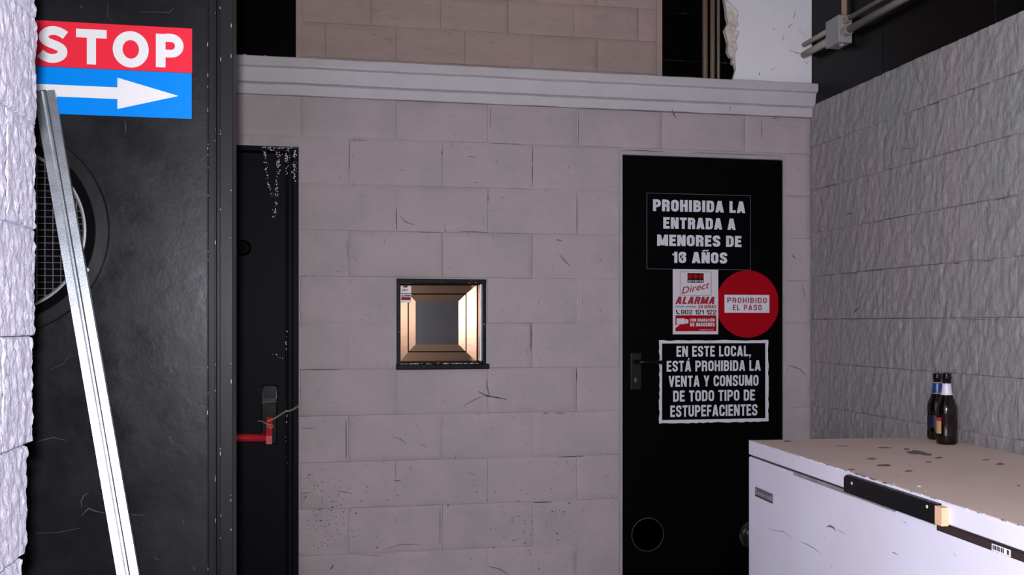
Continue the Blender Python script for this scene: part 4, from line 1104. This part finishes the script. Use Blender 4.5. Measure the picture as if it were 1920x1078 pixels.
for pts, w in (([(743, 388), (743, 405), (744, 432)], 1.6), ([(915, 355), (915, 380)], 1.6), ([(655, 263), (655, 300), (654, 346)], 1.1), ([(829, 281), (829, 292)], 1.6), ([(995, 606), (996, 630), (995, 657)], 1.8), ([(1081, 691), (1081, 719)], 1.6),
               ([(649, 790), (649, 862)], 1.5), ([(825, 950), (825, 1020)], 1.0), ([(655, 262), (690, 263)], .9), ([(860, 433), (915, 436)], 1.0), ([(743, 434), (828, 436)], .9), ([(561, 693), (640, 693)], 1.2), ([(565, 517), (600, 518)], 1.0), ([(1082, 360), (1082, 440)], 1.3),
               ([(999, 275), (998, 350)], 1.1), ([(1085, 205), (1085, 275)], 1.1), ([(920, 200), (920, 238)], 1.0), ([(918, 268), (978, 271)], 1.2), ([(742, 862), (742, 900)], .8), ([(738, 901), (752, 901)], 1.6), ([(1000, 942), (1036, 941)], 2.0), ([(1045, 857), (1095, 855)], 1.6), ([(1018, 775), (1028, 774)], 1.4), ([(1042, 774), (1058, 775)], 1.4),
               ([(897, 734), (912, 742), (930, 745), (951, 749)], 2.4), ([(834, 428), (836, 437)], 1.8), ([(878, 293), (895, 295)], .8), ([(1167, 281), (1245, 284)], 1.2), ([(1300, 286), (1380, 289), (1465, 291)], .9), ([(651, 448), (652, 480)], .8), ([(620, 1068), (625, 1059)], 2.2), ([(570, 935), (576, 929)], 1.4),
               ([(1585, 402), (1600, 399)], 1.6), ([(1655, 398), (1660, 399)], 1.5), ([(1787, 494), (1802, 493)], 2.0), ([(1843, 490), (1862, 488)], 1.8), ([(1581, 516), (1620, 509), (1655, 506)], 1.6), ([(1540, 598), (1563, 598)], 1.4), ([(1583, 598), (1622, 598)], 1.4), ([(1804, 599), (1880, 600)], 1.0), ([(1653, 412), (1680, 408), (1712, 402)], 1.6), ([(1542, 352), (1570, 346)], 1.3), ([(1600, 586), (1612, 576)], 2.0), ([(1689, 285), (1694, 278), (1712, 278)], 1.4), ([(1735, 200), (1765, 190)], 1.2), ([(1854, 378), (1880, 372), (1905, 368)], 1.3),
               ([(1465, 215), (1448, 222), (1465, 222)], .8), ([(1260, 205), (1262, 212), (1268, 221)], 2.2), ([(1428, 224), (1429, 262)], 1.0), ([(1504, 532), (1510, 560)], .9), ([(1478, 685), (1500, 692), (1512, 705)], 1.2), ([(1485, 478), (1492, 485)], 1.6)):
    crack(bd_, pts, w)
for pts, w in (([(868, 762), (885, 752), (905, 742)], 2.4), ([(912, 712), (913, 725), (918, 742)], 3.0), ([(750, 405), (760, 416), (778, 422)], 2.2), ([(1049, 477), (1058, 488), (1068, 498)], 3.0), ([(1043, 449), (1054, 452)], 3.0), ([(724, 1029), (750, 1021), (790, 1020)], 1.8), ([(560, 928), (585, 922)], 1.4), ([(628, 920), (645, 922), (660, 926)], 1.6),
               ([(915, 1062), (935, 1066), (955, 1078)], 2.6), ([(877, 886), (893, 891)], 1.8), ([(735, 818), (752, 824), (762, 832)], 1.8), ([(788, 832), (800, 838)], 1.6), ([(565, 803), (590, 803)], 1.6), ([(670, 1040), (712, 1042)], 1.2), ([(1370, 198), (1368, 208)], 1.5)):
    crack(bs_, pts, w)
rnd = random.Random(77)
for i in range(230):
    if rnd.random() < .45: px, py = rnd.gauss(610, 32), rnd.uniform(890, 1030)
    elif rnd.random() < .6: px, py = rnd.gauss(1010, 55), rnd.gauss(985, 40)
    else: px, py = rnd.uniform(565, 1155), rnd.uniform(880, 1076)
    if not (563 < px < 1160 and py < 1077): continue
    l = rnd.uniform(1, 5); a = rnd.uniform(-.6, .9)
    crack(bd_ if rnd.random() < .3 else bs_, [(px, py), (px + l * math.cos(a), py + l * math.sin(a))], rnd.uniform(1.0, 2.2), n=2)
for i in range(120):
    px, py = rnd.uniform(565, 1155), rnd.uniform(210, 880)
    if 735 < px < 925 and 515 < py < 700: continue
    l = rnd.uniform(3, 12); a = rnd.choice([rnd.uniform(-.4, .5), rnd.uniform(1.1, 2.0)])
    crack(bs_, [(px, py), (px + l * math.cos(a), py + l * math.sin(a))], rnd.uniform(.5, 1.1), n=2)
for pts, w in (([(1492, 18), (1490, 28), (1487, 36)], 1.2), ([(1478, 52), (1484, 45)], 1.6), ([(1470, 66), (1466, 78)], 1.0), ([(1478, 93), (1490, 98), (1505, 102), (1520, 103)], 1.3), ([(1424, 136), (1424, 141)], 2), ([(1496, 56), (1510, 66)], .7), ([(1445, 132), (1456, 125)], .8), ([(1512, 116), (1513, 120)], 1.5)):
    crack(bs_, pts, w)
M['pale_scratch'] = mat('pale_scratch', (0.06, 0.06, 0.062), 0.6)
bp_ = bmesh.new()
for pts, w in (([(56, 838), (75, 826), (100, 820), (125, 826)], 1.1), ([(153, 952), (152, 940), (157, 929), (166, 924)], 1.4), ([(153, 966), (166, 953), (178, 958), (196, 962)], 2), ([(64, 1000), (110, 998), (150, 990)], .9), ([(308, 680), (318, 685), (322, 695), (318, 702)], 1.1), ([(316, 817), (322, 826), (326, 832)], 1.1),
               ([(202, 2), (202, 30), (212, 40)], .7), ([(264, 22), (318, 23), (325, 15)], .9), ([(234, 224), (236, 250)], 1.2), ([(343, 975), (345, 985)], 1), ([(246, 965), (270, 966)], .8), ([(95, 693), (118, 682), (133, 662)], .7), ([(284, 343), (286, 334)], .9), ([(150, 10), (154, 16)], 1.4), ([(363, 1060), (364, 1070)], 1.2), ([(290, 1045), (297, 1050)], 1.2)):
    crack(bp_, pts, w)
rnd = random.Random(8)
for i in range(120):
    px, py = rnd.uniform(215, 385), rnd.choice([rnd.uniform(330, 450), rnd.uniform(620, 760), rnd.uniform(230, 1070)]); l = rnd.uniform(1, 4); a = rnd.uniform(0, 3)
    crack(bp_, [(px, py), (px + l * math.cos(a), py + l * math.sin(a))], rnd.uniform(.4, .9), n=2)
obj('scratches', bp_, M['pale_scratch'], wpn, recalc=False, kind='stuff')
obj('cracks', bd_, M['crack'], wb, recalc=False, kind='stuff'); obj('scuffs', bs_, M['crack_soft'], wb, recalc=False, kind='stuff')
